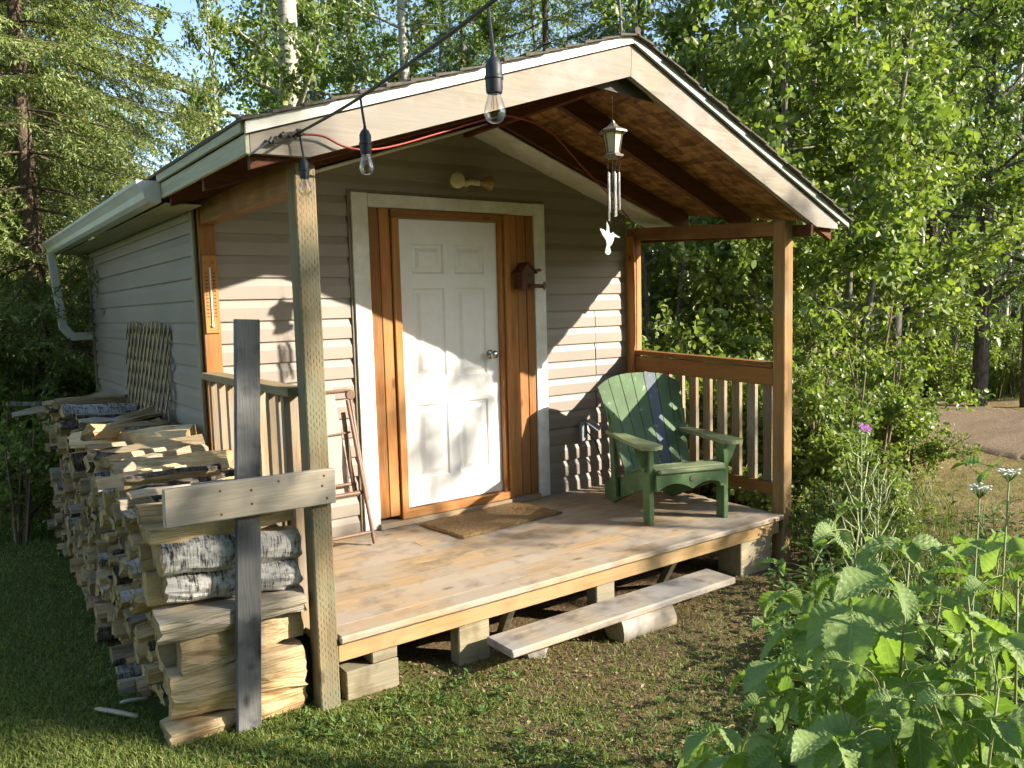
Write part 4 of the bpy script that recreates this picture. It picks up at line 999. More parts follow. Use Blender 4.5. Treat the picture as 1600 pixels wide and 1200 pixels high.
# splinters on the lawn beside the stack
for pts, r, lab in (([(188, 1108), (205, 1106), (232, 1098)], .009, 'pale curved splinter lying on the lawn beside the stack'), ([(150, 1119), (185, 1126), (217, 1128)], .011, 'brown stick lying on the lawn beside the stack'), ([(258, 1160), (268, 1153), (274, 1143)], .006, 'thin pale splinter in the grass at the stack corner')):
    P = [U(a, b, 'z', -.31) for a, b in pts]; P = [np.array([p[0], p[1], float(G(p[0], p[1]))+.022+.01*(i == 1)]) for i, p in enumerate(P)]
    tag(MB().tube(crv(P, 4), [r*.5]+[r]*7+[r*.5], 6).build('stick', M['split_grey'], smooth=True), lab, 'stick')
# ------------------------------------------------------------------ vegetation
def unit(a): return a/(np.linalg.norm(a, axis=-1, keepdims=True)+1e-9)
T4 = (np.array([(0, 0, 0), (.45, .5, .10), (1, 0, -.08), (.45, -.5, .10)]), [(0, 1, 2), (0, 2, 3)])
T6 = (np.array([(0, 0, 0), (.28, .44, .09), (.66, .36, .08), (1, 0, -.10), (.66, -.36, .08), (.28, -.44, .09)]), [(0, 1, 2, 3), (0, 3, 4, 5)])
def leaf_geo(P, D, N, L, W, T):
    D = unit(D); S = unit(np.cross(N, D)); N = np.cross(D, S); t, F = T; k = len(t); L = np.broadcast_to(L, len(P)); W = np.broadcast_to(W, len(P))
    V = P[:, None]+D[:, None]*(t[None, :, 0, None]*L[:, None, None])+S[:, None]*(t[None, :, 1, None]*W[:, None, None])+N[:, None]*(t[None, :, 2, None]*L[:, None, None])
    base = (np.arange(len(P))*k)[:, None, None]; F = np.array(F)[None]+base
    return V.reshape(-1, 3), F.reshape(-1, F.shape[-1])
def tube_geo(paths, n=5):
    """paths: list of (pts (k,3), radii (k,))"""
    Vs, Fs, b = [], [], 0; th = np.arange(n)*2*PI/n
    for P, R in paths:
        P = np.asarray(P); k = len(P); T = unit(np.gradient(P, axis=0)); ref = np.where(np.abs(T[:, 2:3]) < .95, np.array([[0, 0, 1.]]), np.array([[1., 0, 0]]))
        a = unit(np.cross(T, ref)); c = np.cross(T, a)
        V = P[:, None]+np.asarray(R)[:, None, None]*(np.cos(th)[None, :, None]*a[:, None]+np.sin(th)[None, :, None]*c[:, None])
        i = np.arange(k*n).reshape(k, n)+b; j = np.roll(i, -1, 1)
        Fs.append(np.stack([i[:-1], i[1:], j[1:], j[:-1]], -1).reshape(-1, 4)); Vs.append(V.reshape(-1, 3)); b += k*n
    return np.concatenate(Vs), np.concatenate(Fs)
def limb(P0, d, L, k, up, r, jit):
    P = [np.array(P0, float)]; d = np.array(d, float)
    for i in range(k-1):
        d = d+np.array([0, 0, up/(k-1)])+r.normal(0, jit, 3); d = d/np.linalg.norm(d); P.append(P[-1]+d*L/(k-1))
    return np.array(P)
def broadleaf(seed, H, r0, lo, spread, nprim, nleaf, L, T=T4, stems=1, lean=0.0, sub=6, upa=.55, ragged=.25, hang=.35):
    """trunk mesh and crown mesh of one leafy tree or bush, base at the origin"""
    r = np.random.default_rng(seed); wood_, tw = [], []
    for s in range(stems):
        az = r.uniform(0, 2*PI); ln = lean if stems == 1 else r.uniform(.12, .45)
        hh = H*(1 if stems == 1 else r.uniform(.7, 1.0)); k = 10
        base = np.array([math.cos(az), math.sin(az), 0])*(0 if stems == 1 else .12*r.random())
        t = np.linspace(0, 1, k); wob = np.cumsum(r.normal(0, .035 if stems == 1 else .06, (k, 2)), 0)*H*.06
        tr_ = np.stack([base[0]+math.cos(az)*ln*t*hh*.5+wob[:, 0]*t, base[1]+math.sin(az)*ln*t*hh*.5+wob[:, 1]*t, t*hh], 1)
        wood_.append((tr_, r0*(1-.75*t)+.004))
        np_ = max(3, nprim//stems)
        for i in range(np_):
            f = lo+(1-lo)*((i+r.random())/np_)**.9; p = np.array([np.interp(f, t, tr_[:, q]) for q in range(3)])
            a = i*2.4+r.normal(0, .5); prof = (1-f)**.55*(.55+.45*min(1, (f-lo)/.15+.25)); ln_ = spread*max(.22, prof)*(1+r.normal(0, ragged))
            e = r.uniform(.15, .75)*upa*1.5; d = np.array([math.cos(a)*math.cos(e), math.sin(a)*math.cos(e), math.sin(e)])
            P = limb(p, d, max(.25, ln_), 5, .25, r, .12); rr = max(.005, r0*(1-f)*.42+.004)
            wood_.append((P, np.linspace(rr, .003, 5)))
            tw.append((P[2:], 1.0))
            for j in range(sub):
                g = r.uniform(.25, 1.0); q = np.array([np.interp(g*4, np.arange(5), P[:, c]) for c in range(3)])
                d2 = unit(P[min(4, int(g*4)+1)]-P[int(min(3, g*4))]+r.normal(0, .75, 3)); S = limb(q, d2, ln_*r.uniform(.22, .5), 4, -.10, r, .16)
                wood_.append((S, np.linspace(rr*.45+.001, .0018, 4))); tw.append((S, 1.3))
    wts = np.array([np.linalg.norm(np.diff(P, axis=0), axis=1).sum()*w_ for P, w_ in tw]); wts = wts/wts.sum()
    cl = r.gamma(1.1, 1, len(tw)); wts = wts*cl; wts /= wts.sum()
    pick = r.choice(len(tw), nleaf, p=wts); f = r.random(nleaf); Lp = np.empty((nleaf, 3)); dirs = np.empty((nleaf, 3))
    for i in np.unique(pick):
        m = pick == i; P = tw[i][0]; k = len(P); x = f[m]*(k-1)
        Lp[m] = np.stack([np.interp(x, np.arange(k), P[:, c]) for c in range(3)], 1); dirs[m] = unit(P[-1]-P[0])
    Lp += r.normal(0, L*.9, (nleaf, 3))
    D = unit(dirs*.5+r.normal(0, .8, (nleaf, 3))+np.array([0, 0, -hang])); N = unit(r.normal(0, .75, (nleaf, 3))+np.array([0, 0, .35])+dirs*.3)
    sz = L*r.uniform(.45, 1.4, nleaf)
    Vl, Fl = leaf_geo(Lp, D, N, sz, sz*.82, T); Vw, Fw = tube_geo(wood_, 6)
    return np_mesh('trunk', Vw, [Fw], smooth=True), np_mesh('crown', Vl, [Fl])
def spruce(seed, H, r0, lo, spread, nwh, droop=.35, dens=1.0, dead=10):
    r = np.random.default_rng(seed); wood_ = []; NP, ND, NL = [], [], []
    t = np.linspace(0, 1, 12); tr_ = np.stack([.05*np.sin(3*t+seed), .05*np.cos(4*t), t*H], 1); wood_.append((tr_, r0*(1-.93*t)+.006))
    def twigs(P, ln, n, w0):
        for j in range(n):
            g = (j+r.random())/n; x = g*(len(P)-1); q = np.array([np.interp(x, np.arange(len(P)), P[:, c]) for c in range(3)]); i = min(len(P)-2, int(x))
            d = unit(P[i+1]-P[i]); sd = unit(np.cross(d, [0, 0, 1.]))*(1 if j % 2 else -1); dd = unit(d*.75+sd*r.uniform(.5, 1.0)+np.array([0, 0, -r.uniform(.05, .55)]))
            tl = w0*(1.05-g*.62)*r.uniform(.6, 1.15); nn = max(6, int(tl/.0115)); s = np.linspace(.05, 1, nn)
            pts = q+dd*tl*s[:, None]+np.array([0, 0, -1])*(s[:, None]**2)*tl*.22
            side = unit(np.cross(dd, [0, 0, 1.])); upv = np.cross(side, dd); a = r.uniform(0, 2*PI, nn)
            NP.append(pts); ND.append(unit(dd*.8+side*np.cos(a)[:, None]+upv*np.sin(a)[:, None]*.8)); NL.append(np.full(nn, 1.0))
    for i in range(nwh):
        f = lo+(1-lo)*(i+r.random()*.6)/nwh; nb = 5 if f < .8 else 4; a0 = r.uniform(0, 2*PI)
        for b in range(nb):
            a = a0+2*PI*b/nb+r.normal(0, .2); ln = spread*(1-f)**.8*r.uniform(.7, 1.12)*(1 if f > lo+.08 else .8)+.12
            d = np.array([math.cos(a), math.sin(a), .15-.25*(1-f)]); k = 7; u = np.linspace(0, 1, k)
            P = np.array([0, 0, f*H])+np.outer(u*ln, unit(d))+np.outer(-droop*ln*u**1.5+.20*ln*u**3.2, [0, 0, 1.]); P[:, :2] += r.normal(0, .02, (k, 2))*u[:, None]
            wood_.append((P, np.linspace(.016*(1-f)+.005, .0025, k)))
            twigs(P[1:], ln, max(4, int(ln*20*dens)), .16+.20*ln*.55)
            for q in range(int(ln*4*dens)):                # second-order side branches
                g = r.uniform(.3, .92); x = g*(k-1); p = np.array([np.interp(x, np.arange(k), P[:, c]) for c in range(3)]); sd = unit(np.cross(unit(d), [0, 0, 1.]))*(1 if q % 2 else -1)
                l2 = ln*(1-g)*.8+.15; P2 = limb(p, unit(unit(d)*.8+sd*.8+np.array([0, 0, -.25])), l2, 4, -.3, r, .06); wood_.append((P2, np.linspace(.005, .002, 4))); twigs(P2, l2, max(3, int(l2*20*dens)), .20)
    for i in range(dead):                                   # bare dead twigs low on the trunk
        z = r.uniform(.08, 1.0)*lo*H; a = r.uniform(0, 2*PI); P = limb((0, 0, z), (math.cos(a), math.sin(a), -.1), r.uniform(.5, 1.3), 6, -.5, r, .12); wood_.append((P, np.linspace(.009, .002, 6)))
        for q in range(4):
            P2 = limb(P[r.integers(1, 5)], unit(r.normal(0, 1, 3)+np.array([0, 0, -.5])), r.uniform(.15, .5), 4, -.2, r, .2); wood_.append((P2, np.linspace(.004, .0015, 4)))
    NP = np.concatenate(NP); ND = np.concatenate(ND); n = len(NP)
    T3 = (np.array([(0, .5, 0), (0, -.5, 0), (1, 0, 0)]), [(0, 1, 2)])
    Vn, Fn = leaf_geo(NP, ND, unit(r.normal(0, .6, (n, 3))+np.array([0, 0, 1.])), r.uniform(.04, .068, n), r.uniform(.013, .021, n), T3)
    Vw, Fw = tube_geo(wood_, 5)
    return np_mesh('trunk', Vw, [Fw], smooth=True), np_mesh('crown', Vn, [Fn])
def plant(name, label, cat, protos, loc, rz, s, bark_m, leaf_m, group, tilt=(0, 0), parts=('trunk', 'crown')):
    t = thing(name, label, cat, loc, 0, group); t.rotation_euler = (tilt[0], tilt[1], rz); t.scale = (s, s, s) if np.isscalar(s) else s
    for nm, me, mm in zip(parts, protos, (bark_m, leaf_m)):
        if not me.materials: me.materials.append(mm)
        o = bpy.data.objects.new(nm, me); COL.objects.link(o); o.parent = t
        if me.materials[0] is not mm: o.material_slots[0].link = 'OBJECT'; o.material_slots[0].material = mm
    return t
SP = [spruce(11, 11.5, .125, .16, 3.1, 32, .42, .95, dead=16), spruce(12, 10, .11, .10, 2.6, 26, .34, .95, dead=6)]
AS = [broadleaf(21, 11, .185, .20, 2.2, 34, 13500, .066), broadleaf(22, 10, .11, .14, 2.0, 32, 13500, .064), broadleaf(23, 9, .045, .12, 1.6, 28, 10500, .060), broadleaf(24, 10, .09, .68, 1.8, 26, 3400, .085), broadleaf(25, 10, .10, .62, 3.0, 30, 2900, .085)]
PO = [broadleaf(31, 6.6, .05, .06, 1.7, 34, 9500, .082, T6, stems=2), broadleaf(32, 6.0, .045, .05, 1.9, 36, 9500, .078, T6, stems=3), broadleaf(33, 7.2, .055, .12, 1.6, 32, 8500, .085, T6)]
SH = [broadleaf(41, 1.5, .014, .04, .75, 34, 3800, .052, T6, stems=7, sub=4), broadleaf(42, 1.1, .012, .02, .8, 36, 3600, .046, T6, stems=9, sub=4), broadleaf(43, 1.9, .018, .05, .8, 34, 3600, .056, T6, stems=5, sub=4)]
g_ = 'spruces behind and left of the cabin'
for px, d, k, s, lab, nm in ((62, 8.9, 0, .95, 'nearest spruce with a bare lower trunk beside the downspout', 'needle'), (138, 12.0, 1, (.74, .74, 1.15), 'tall spruce whose trunk shows above the gutter at upper left', 'needle'), (-70, 9.6, 1, 1.1, 'drooping spruce at the far left edge behind the woodpile', 'needle'),
     (235, 16.5, 1, .5, 'smaller spruce peeping over the left eave beyond the gutter', 'needle_shaded'), (-40, 13.5, 0, 1.0, 'shadowy spruce deep behind the leftmost branches', 'needle_shaded'), (865, 14.2, 1, 1.0, 'spruce rising over the roof just left of the ridge', 'needle'), (1010, 12.6, 0, .85, 'spruce rising over the roof just right of the ridge', 'needle'), (1450, 17.5, 1, 1.05, 'dark spruce among the poplars at upper right', 'needle_shaded'), (735, 19, 0, 1.0, 'distant spruce over the roof between the pale trunks', 'needle_shaded')):
    plant('spruce_tree', lab, 'tree', SP[k], spot(px, d), px*.7, s, M['spruce_bark'], M[nm], g_)
g_ = 'aspens standing behind the cabin and along the track'
for px, d, k, s, lab, bm, tilt in ((474, 12.4, 0, 1.15, 'thick white trunked aspen standing straight over the left roof', 'aspen_bark', (0, 0)), (650, 14.6, 1, 1.2, 'white trunked aspen over the middle of the roof', 'aspen_bark', (0, 0)), (366, 11.6, 2, (.62, .62, 1.15), 'thin pale aspen left of the thick white trunk', 'aspen_bark', (.0, -.02)),
     (560, 18, 1, 1.15, 'leafy aspen between the two white trunks', 'grey_bark', (0, 0)), (505, 17.5, 0, .95, 'leafy aspen filling the gap beyond the left eave', 'grey_bark', (0, 0)), (780, 17, 2, 1.3, 'slender aspen behind the hanging bulb nearest the camera', 'grey_bark', (0, 0)),
     (1392, 12.2, 1, 1.2, 'leaning dark trunked aspen left of the track', 'dark_bark', (0, .05)), (1534, 13.6, 1, 1.15, 'tall dark trunked aspen at the far edge of the track', 'dark_bark', (0, .02)), (1610, 13.4, 1, 1.0, 'dark trunk cut by the right edge of the picture', 'dark_bark', (0, 0)),
     (1455, 18, 2, 1.4, 'thin grey sapling in the shade beyond the track', 'grey_bark', (0, .02)), (1497, 19, 2, 1.3, 'pale thin sapling beyond the track left of the tall dark trunk', 'aspen_bark', (0, 0)), (1568, 18.5, 2, 1.5, 'pale thin sapling beyond the track right of the tall dark trunk', 'aspen_bark', (0, -.02)), (1440, 15.8, 2, 1.2, 'pale sapling just behind the bushes at the track', 'aspen_bark', (0, 0)),
     (1180, 15, 0, .9, 'aspen behind the sunlit poplars over the right eave', 'grey_bark', (0, 0)), (1300, 16.5, 1, 1.0, 'aspen with a hidden trunk behind the sunlit poplars', 'grey_bark', (0, 0))):
    plant('aspen_tree', lab, 'tree', AS[k], spot(px, d), px*.31, s, M[bm], M['leaf_aspen'], g_, tilt)
g_ = 'sunlit young poplars right of the porch'
for px, d, k, s, lab in ((1035, 9.2, 1, .95, 'sunlit bushy poplar seen between the right corner post and the porch post'), (1128, 9.6, 0, 1.0, 'sunlit poplar with a pale stem behind the railing'), (1225, 8.8, 2, .95, 'sunlit poplar just behind the right porch post'), (1318, 9.2, 1, 1.1, 'broad sunlit poplar right of the porch post'), (1385, 10.4, 2, .9, 'sunlit poplar nearest the dirt track'), (1270, 11.4, 2, 1.15, 'tall sunlit poplar topping the others right of the roof'), (1085, 11.8, 2, 1.1, 'tall sunlit poplar beside the roof slope')):
    plant('poplar_tree', lab, 'tree', PO[k], spot(px, d), px*.53, s, M['grey_bark'], M['leaf_bright'], g_)
g_ = 'low bushes around the clearing'
for i, (px, d, k, s, lab) in enumerate(((1075, 7.6, 0, .9, 'low bush behind the right railing near the wall'), (1150, 7.3, 1, 1.0, 'low bush behind the middle of the right railing'), (1252, 6.9, 0, .95, 'dense bush beside the right porch post'), (1325, 7.2, 2, .75, 'bush with long twigs behind the fireweed'), (1415, 8.4, 1, .75, 'dark bush reaching over the edge of the dirt track'), (1375, 7.9, 0, 1.0, 'leafy bush between the fireweed and the track'), (1300, 6.7, 1, 1.05, 'low spreading bush right of the porch post'), (1345, 8.8, 2, 1.0, 'upright bush in front of the poplar nearest the track'), (1225, 7.6, 1, 1.2, 'dense low bush behind the foot of the right post'), (1290, 5.7, 1, .55, 'small bush at the foot of the porch post'), (1345, 5.4, 0, .42, 'small bush behind the tallest raspberry cane'), (1400, 6.2, 1, .5, 'small bush by the dry grass'), (1110, 8.0, 1, 1.2, 'dense low bush behind the armchair'), (1290, 8.4, 2, .9, 'tall bush under the broad sunlit poplar'), (1190, 8.6, 2, .85, 'tall bush seen through the railing balusters'),
     (14, 8.6, 0, 1.0, 'shaded bush at the far end of the firewood stack'), (-30, 7.6, 1, 1.1, 'dark bush at the left edge beyond the lawn'), (110, 10.6, 2, .8, 'bush below the downspout behind the cabin'), (-60, 9.5, 2, 1.1, 'tall shaded bush at the left edge'), (55, 11, 1, 1.2, 'low bush behind the nearest spruce trunk'), (-5, 6.6, 1, .9, 'leafy bush at the left edge of the lawn'), (35, 9.6, 2, 1.0, 'upright bush between the stack end and the spruce'),
     (1475, 14.4, 0, 1.1, 'bush at the far edge of the track'), (1580, 15.2, 1, 1.3, 'low bush beyond the track by the right edge'))):
    plant('bush', lab, 'bush', SH[k], spot(px, d), i*1.3, s, M['twig'], M['leaf_bright' if i % 3 else 'leaf_shrub'], g_, parts=('stems', 'foliage'))
# trees on the sunny side of the clearing that shade it
for x, y, k, s, rz, lab in ((7.7, -12.7, 3, 1.0, .4, 'leafy tree outside the picture shading the firewood'), (8.5, -9.6, 4, .70, 2.1, 'small tree outside the picture dappling the deck')):
    plant('shade_tree', lab, 'tree', AS[k], (x, y, float(G(x, y))), rz, s, M['grey_bark'], M['leaf_aspen'], 'trees on the sunny side of the clearing')
# the wood beyond, one mass of trunks and leaves
def farwood():
    r = np.random.default_rng(77); wood_ = []; LP = []; BIG = []
    for i in range(170):
        px = r.uniform(-350, 1950); d = r.uniform(19, 46)
        if 205 < px < 400: continue
        P = spot(px, d); H = r.uniform(9, 17); R_ = r.uniform(.05, .14)
        t = np.linspace(0, 1, 5); wob = r.normal(0, .25, (5, 2))*t[:, None]
        tr_ = np.stack([P[0]+wob[:, 0], P[1]+wob[:, 1], P[2]-.2+t*H], 1); wood_.append((tr_, R_*(1-.8*t)))
        n = 1500; f = r.beta(1.25, 1.1, n); a = r.uniform(0, 2*PI, n); cl = r.integers(0, 16, n); cz = r.random(16)*.9+.08; ca = r.uniform(0, 2*PI, 16)
        f = np.where(r.random(n) < .7, cz[cl]+r.normal(0, .025, n), f); a = np.where(r.random(n) < .7, ca[cl]+r.normal(0, .6, n), a)
        rad = (1-np.abs(f-.35))*r.uniform(1.0, 1.9)*np.sqrt(r.random(n))
        LP.append(np.stack([P[0]+rad*np.cos(a), P[1]+rad*np.sin(a), P[2]+f*H], 1))
    # wood carried on round the clearing, unseen, added to dim the front wall
    for i in range(260):
        az = r.uniform(0, 2*PI); d = r.uniform(11, 26)
        if az < .75 or az > 4.95: d += 14
        if 2.2 < az < 3.75: continue                        # kept open to the left for sky light on the side wall
        x, y = 0+d*math.cos(az), -2+d*math.sin(az); v = np.array([x, y, 0])-np.array([CAM[0], CAM[1], 0])
        if v @ FW > 0 and abs(v @ RT) < .80*(v @ FW)+2.5: continue
        sa = abs((az-math.atan2(SUN[1], SUN[0])+PI) % (2*PI)-PI); H = r.uniform(9, 16)
        if sa < .62 or x > 6: H = min(H, .38*(d-14 if x > 6 else d)-1.0)
        if H < 1.5 or math.hypot(v[0], v[1]) < 7: continue
        t = np.linspace(0, 1, 3); z = float(G(x, y)); wood_.append((np.stack([x+0*t, y+0*t, z-.2+t*H], 1), .1*(1-.8*t))); n = 800
        f = r.beta(1.2, 1.2, n); a = r.uniform(0, 2*PI, n); rad = 1.6*np.sqrt(r.random(n)); LP.append(np.stack([x+rad*np.cos(a), y+rad*np.sin(a), z+.3+f*H], 1)); BIG.append(len(LP)-1)
    for i in range(60):                                     # slender pale stems in the shade beyond the track
        P = spot(r.uniform(1380, 1760), r.uniform(17, 27)); H = r.uniform(5, 9); t = np.linspace(0, 1, 6); wob = np.cumsum(r.normal(0, .05, (6, 2)), 0)
        wood_.append((np.stack([P[0]+wob[:, 0], P[1]+wob[:, 1], P[2]-.1+t*H], 1), r.uniform(.02, .045)*(1-.6*t)))
    # understory
    for i in range(130):
        P = spot(r.uniform(-350, 1950), r.uniform(17.5, 34)); n = 260; s_ = r.uniform(.5, 1.3)
        LP.append(P+np.stack([r.normal(0, .55*s_, n), r.normal(0, .55*s_, n), np.abs(r.normal(0, .7*s_, n))], 1))
    mul = np.concatenate([np.full(len(q), 2.4 if i_ in BIG else 1.0) for i_, q in enumerate(LP)]); LP = np.concatenate(LP); n = len(LP); sz = r.uniform(.09, .17, n)*mul
    Vl, Fl = leaf_geo(LP, r.normal(0, 1, (n, 3))+np.array([0, 0, -.3]), unit(r.normal(0, .6, (n, 3))+np.array([0, 0, .8])), sz, sz*.8, T4)
    Vw, Fw = tube_geo(wood_, 6); me = np_mesh('wood', np.concatenate([Vw, Vl]), [Fw, Fl+len(Vw)], mi=np.concatenate([np.zeros(len(Fw), int), np.ones(len(Fl), int)]))
    o = link('forest', me, [M['dark_bark'], M['leaf_far']]); o['kind'] = 'stuff'; return tag(o, 'deep leafy wood closing off the view, with unseen trees added round the clearing', 'forest')
farwood()
# short lawn, tall grass, weeds
def blades(n, xy, h, wdt, name, mat, label, cat, seed, bend=.5):
    r = np.random.default_rng(seed); P = np.column_stack([xy, gz_mesh(xy[:, 0], xy[:, 1])-.004]); a = r.uniform(0, 2*PI, n)
    side = np.stack([np.cos(a), np.sin(a), 0*a], 1); lean = r.normal(0, bend, (n, 2)); up = unit(np.column_stack([lean, np.ones(n)]))
    mid = P+up*(h*.55)[:, None]; tip = mid+unit(up+np.column_stack([lean*1.6, -.25*np.ones(n)]))*(h*.5)[:, None]; w_ = np.broadcast_to(wdt, n)[:, None]
    V = np.stack([P-side*w_*.5, P+side*w_*.5, mid+side*w_*.36, mid-side*w_*.36, tip], 1).reshape(-1, 3); b = (np.arange(n)*5)[:, None]
    me = np_mesh(name, V, [np.array([[0, 1, 2, 3]])+b, np.array([[3, 2, 4]])+b]); o = link(name, me, mat); o['kind'] = 'stuff'; return tag(o, label, cat)
def lawn_xy(n, seed):
    r = np.random.default_rng(seed); out = []
    while sum(len(o) for o in out) < n:
        d = 2.2*(5.2)**r.random(n); px = r.uniform(-60, 1700, n)
        P = CAM[None]+(FW[None]+((px-800)/FPX)[:, None]*RT[None])*d[:, None]; x, y = P[:, 0], P[:, 1]
        dens = np.interp(np.sin(x*2.1+1.3*np.sin(y*1.7))+np.sin(y*2.6+x*.8), [-1.5, 1.2], [.25, 1.0])
        worn = sm(-1.3, -.1, x)*sm(-4.4, -2.2, y)*(1-sm(3.2, 4.2, x)); dens = dens*(1-.68*worn)
        ok = r.random(n) < dens
        ok &= ~((x > -1.33) & (x < 2.35) & (y > -1.60) & (y < 3.9)); ok &= ~((x > -1.98) & (x < -1.3) & (y > -1.5) & (y < 3.95))
        ok &= ~((x > 6.5) & (y > -1)) | (r.random(n) < .3)
        out.append(np.stack([x, y], 1)[ok])
    return np.concatenate(out)[:n]
xy = lawn_xy(150000, 5); r5 = np.random.default_rng(6)
blades(len(xy), xy, r5.uniform(.018, .045, len(xy)), .0045, 'lawn_grass', M['grass'], 'short mossy lawn grass around the firewood and the step', 'grass', 8, .55)
def clumps(specs, seed):
    r = np.random.default_rng(seed); out = []
    for px, d, n, sp in specs: P = spot(px, d); out.append(np.stack([r.normal(P[0], sp, n), r.normal(P[1], sp, n)], 1))
    return np.concatenate(out)
cl = [(px, d, 900, .45) for px in range(1300, 1760, 42) for d in (15.8, 16.8, 18.2)]+[(1400, 7.6, 260, .22), (1360, 6.6, 300, .22), (1320, 6.1, 300, .2), (1450, 6.6, 200, .3), (1420, 5.6, 260, .3), (1500, 5.0, 220, .35), (1580, 5.4, 240, .4), (1380, 5.0, 200, .25), (20, 8.0, 500, .5), (-20, 7.2, 500, .4), (80, 9, 400, .4)]
xy = clumps(cl, 12); ue_, le_ = TRACK
keep = np.min(np.hypot(xy[:, None, 0]-((ue_+le_)/2)[None, :, 0], xy[:, None, 1]-((ue_+le_)/2)[None, :, 1]), 1) > 1.7
xy = xy[keep]; r6 = np.random.default_rng(9); dd = np.hypot(xy[:, 0]-CAM[0], xy[:, 1]-CAM[1])
blades(len(xy), xy, np.where(dd > 12, r6.uniform(.35, .85, len(xy)), r6.uniform(.12, .34, len(xy))), np.where(dd > 12, .016, .007), 'tall_grass', M['grass_tall'], 'tall grass along the wood edge and beside the porch', 'grass', 10, .28)
def weeds():
    r = np.random.default_rng(15); P, D, N, L, W = [], [], [], [], []
    for i in range(1000):
        z_ = r.random()
        if z_ < .62: px, d = r.uniform(250, 1300), r.uniform(2.7, 4.2)
        else: px, d = r.uniform(-50, 1600), r.uniform(2.6, 7.5)
        if 780 < px < 1200 and d > 3.4 and r.random() < .75: continue
        p = CAM+(FW+(px-800)/FPX*RT)*d; x, y = p[0], p[1]
        if (-1.35 < x < 2.35 and y > -1.66) or (-1.99 < x < -1.3 and y > -1.55): continue
        if math.sin(x*3.1+y*1.2)+math.sin(y*4.0-x*2) < -.35: continue
        z = float(gz_mesh(np.array(x), np.array(y))); k = r.integers(4, 9); s_ = r.uniform(.015, .036)
        for j in range(k):
            a = 2*PI*j/k+r.normal(0, .4); e = r.uniform(.15, .8); d_ = np.array([math.cos(a)*math.cos(e), math.sin(a)*math.cos(e), math.sin(e)])
            P.append((x+.3*s_*math.cos(a), y+.3*s_*math.sin(a), z+.008+r.random()*.02)); D.append(d_); N.append(np.array([-.3*math.cos(a), -.3*math.sin(a), 1])); L.append(s_*r.uniform(.7, 1.3)); W.append(s_*r.uniform(.4, .7))
    V, F = leaf_geo(np.array(P), np.array(D), unit(np.array(N)), np.array(L), np.array(W), T6)
    o = link('weeds', np_mesh('weeds', V, [F]), M['leaf_weed']); o['kind'] = 'stuff'; tag(o, 'small broad leaved weeds scattered over the lawn and bare earth', 'weeds')
weeds()
def undergrowth():
    r = np.random.default_rng(25); P, D, N, L, W = [], [], [], [], []
    for i in range(900):
        px = r.uniform(1215, 1680); d = 2.3*(3.0)**r.random(); p = CAM+(FW+(px-800)/FPX*RT)*d; x, y = p[0], p[1]
        if x < 2.35 and y > -1.8: continue
        if px < 1290 and d < 3.6 and r.random() < .6: continue
        if d > 4.6 and px > 1420 and r.random() < .8: continue
        z = float(gz_mesh(np.array(x), np.array(y))); hh = r.uniform(.06, .30); k = r.integers(6, 13)
        for j in range(k):
            a = 2.4*j+r.normal(0, .4); e = r.uniform(-.2, .7); f = (j+1)/k; s_ = r.uniform(.035, .085)
            P.append((x+.03*math.cos(a), y+.03*math.sin(a), z+hh*f)); D.append(np.array([math.cos(a)*math.cos(e), math.sin(a)*math.cos(e), math.sin(e)])); N.append(np.array([-.3*math.cos(a), -.3*math.sin(a), 1])+r.normal(0, .3, 3)); L.append(s_); W.append(s_*r.uniform(.45, .7))
    V, F = leaf_geo(np.array(P), np.array(D), unit(np.array(N)), np.array(L), np.array(W), T6)
    o = link('undergrowth', np_mesh('undergrowth', V, [F]), M['leaf_weed']); o['kind'] = 'stuff'; tag(o, 'low leafy undergrowth between the raspberries and the porch', 'undergrowth')
undergrowth()
def litter():
    r = np.random.default_rng(19); n = 16000; px = r.uniform(0, 1500, n); d = r.uniform(2.6, 6.8, n); P = CAM[None]+(FW[None]+((px-800)/FPX)[:, None]*RT[None])*d[:, None]
    keep_ = ((P[:, 0] > -1.1) & (P[:, 0] < 3.8) & (P[:, 1] < -.4)) | (r.random(n) < .22); keep_ &= ~((P[:, 0] > -1.98) & (P[:, 0] < 2.35) & (P[:, 1] > -1.3)); P = P[keep_]; n = len(P); P[:, 2] = gz_mesh(P[:, 0], P[:, 1])+.006
    D = r.normal(0, 1, (n, 3)); D[:, 2] *= .25; s_ = r.uniform(.008, .035, n); V, F = leaf_geo(P, D, unit(r.normal(0, .3, (n, 3))+np.array([0, 0, 1.])), s_, s_*r.uniform(.15, .6, n), T4)
    t = leafmat('dead_leaf_litter', (.10, .06, .03), (.27, .18, .09), .1, .8, (.42, .33, .2)); o = link('leaf_litter', np_mesh('leaf_litter', V, [F]), t); o['kind'] = 'stuff'; tag(o, 'wood chips and dead leaves on the bare earth by the deck', 'leaf litter')
litter()
# raspberry canes in the right foreground
UVS = []
def leaflet(L, W, seed, nu=31, nv=5):
    r = np.random.default_rng(seed); u = np.linspace(0, 1, nu); v = np.linspace(-1, 1, nv); V = []
    for i, a in enumerate(u):
        hw = W*.5*(math.sin(PI*min(1, a**.72))**.85+.02)*(1-.13*(i % 2)) if 0 < i < nu-1 else .001
        for b in v:
            z = -.32*L*a*a+.45*abs(b)*hw+.0012*math.sin(2*PI*(a*8-abs(b)*1.6))*(1 if abs(b) > .2 else .2)+(seed % 5-2)*.05*hw*b*b*math.sin(a*4+seed)+.006*math.sin(a*5+seed)*b
            UVS.append((a, b)); V.append((a*L+.10*L*abs(b)*(1-a)*.6*hw/(W*.5), b*hw, z))
    F = [[i*nv+j, i*nv+j+1, (i+1)*nv+j+1, (i+1)*nv+j] for i in range(nu-1) for j in range(nv-1)]
    return np.array(V), F
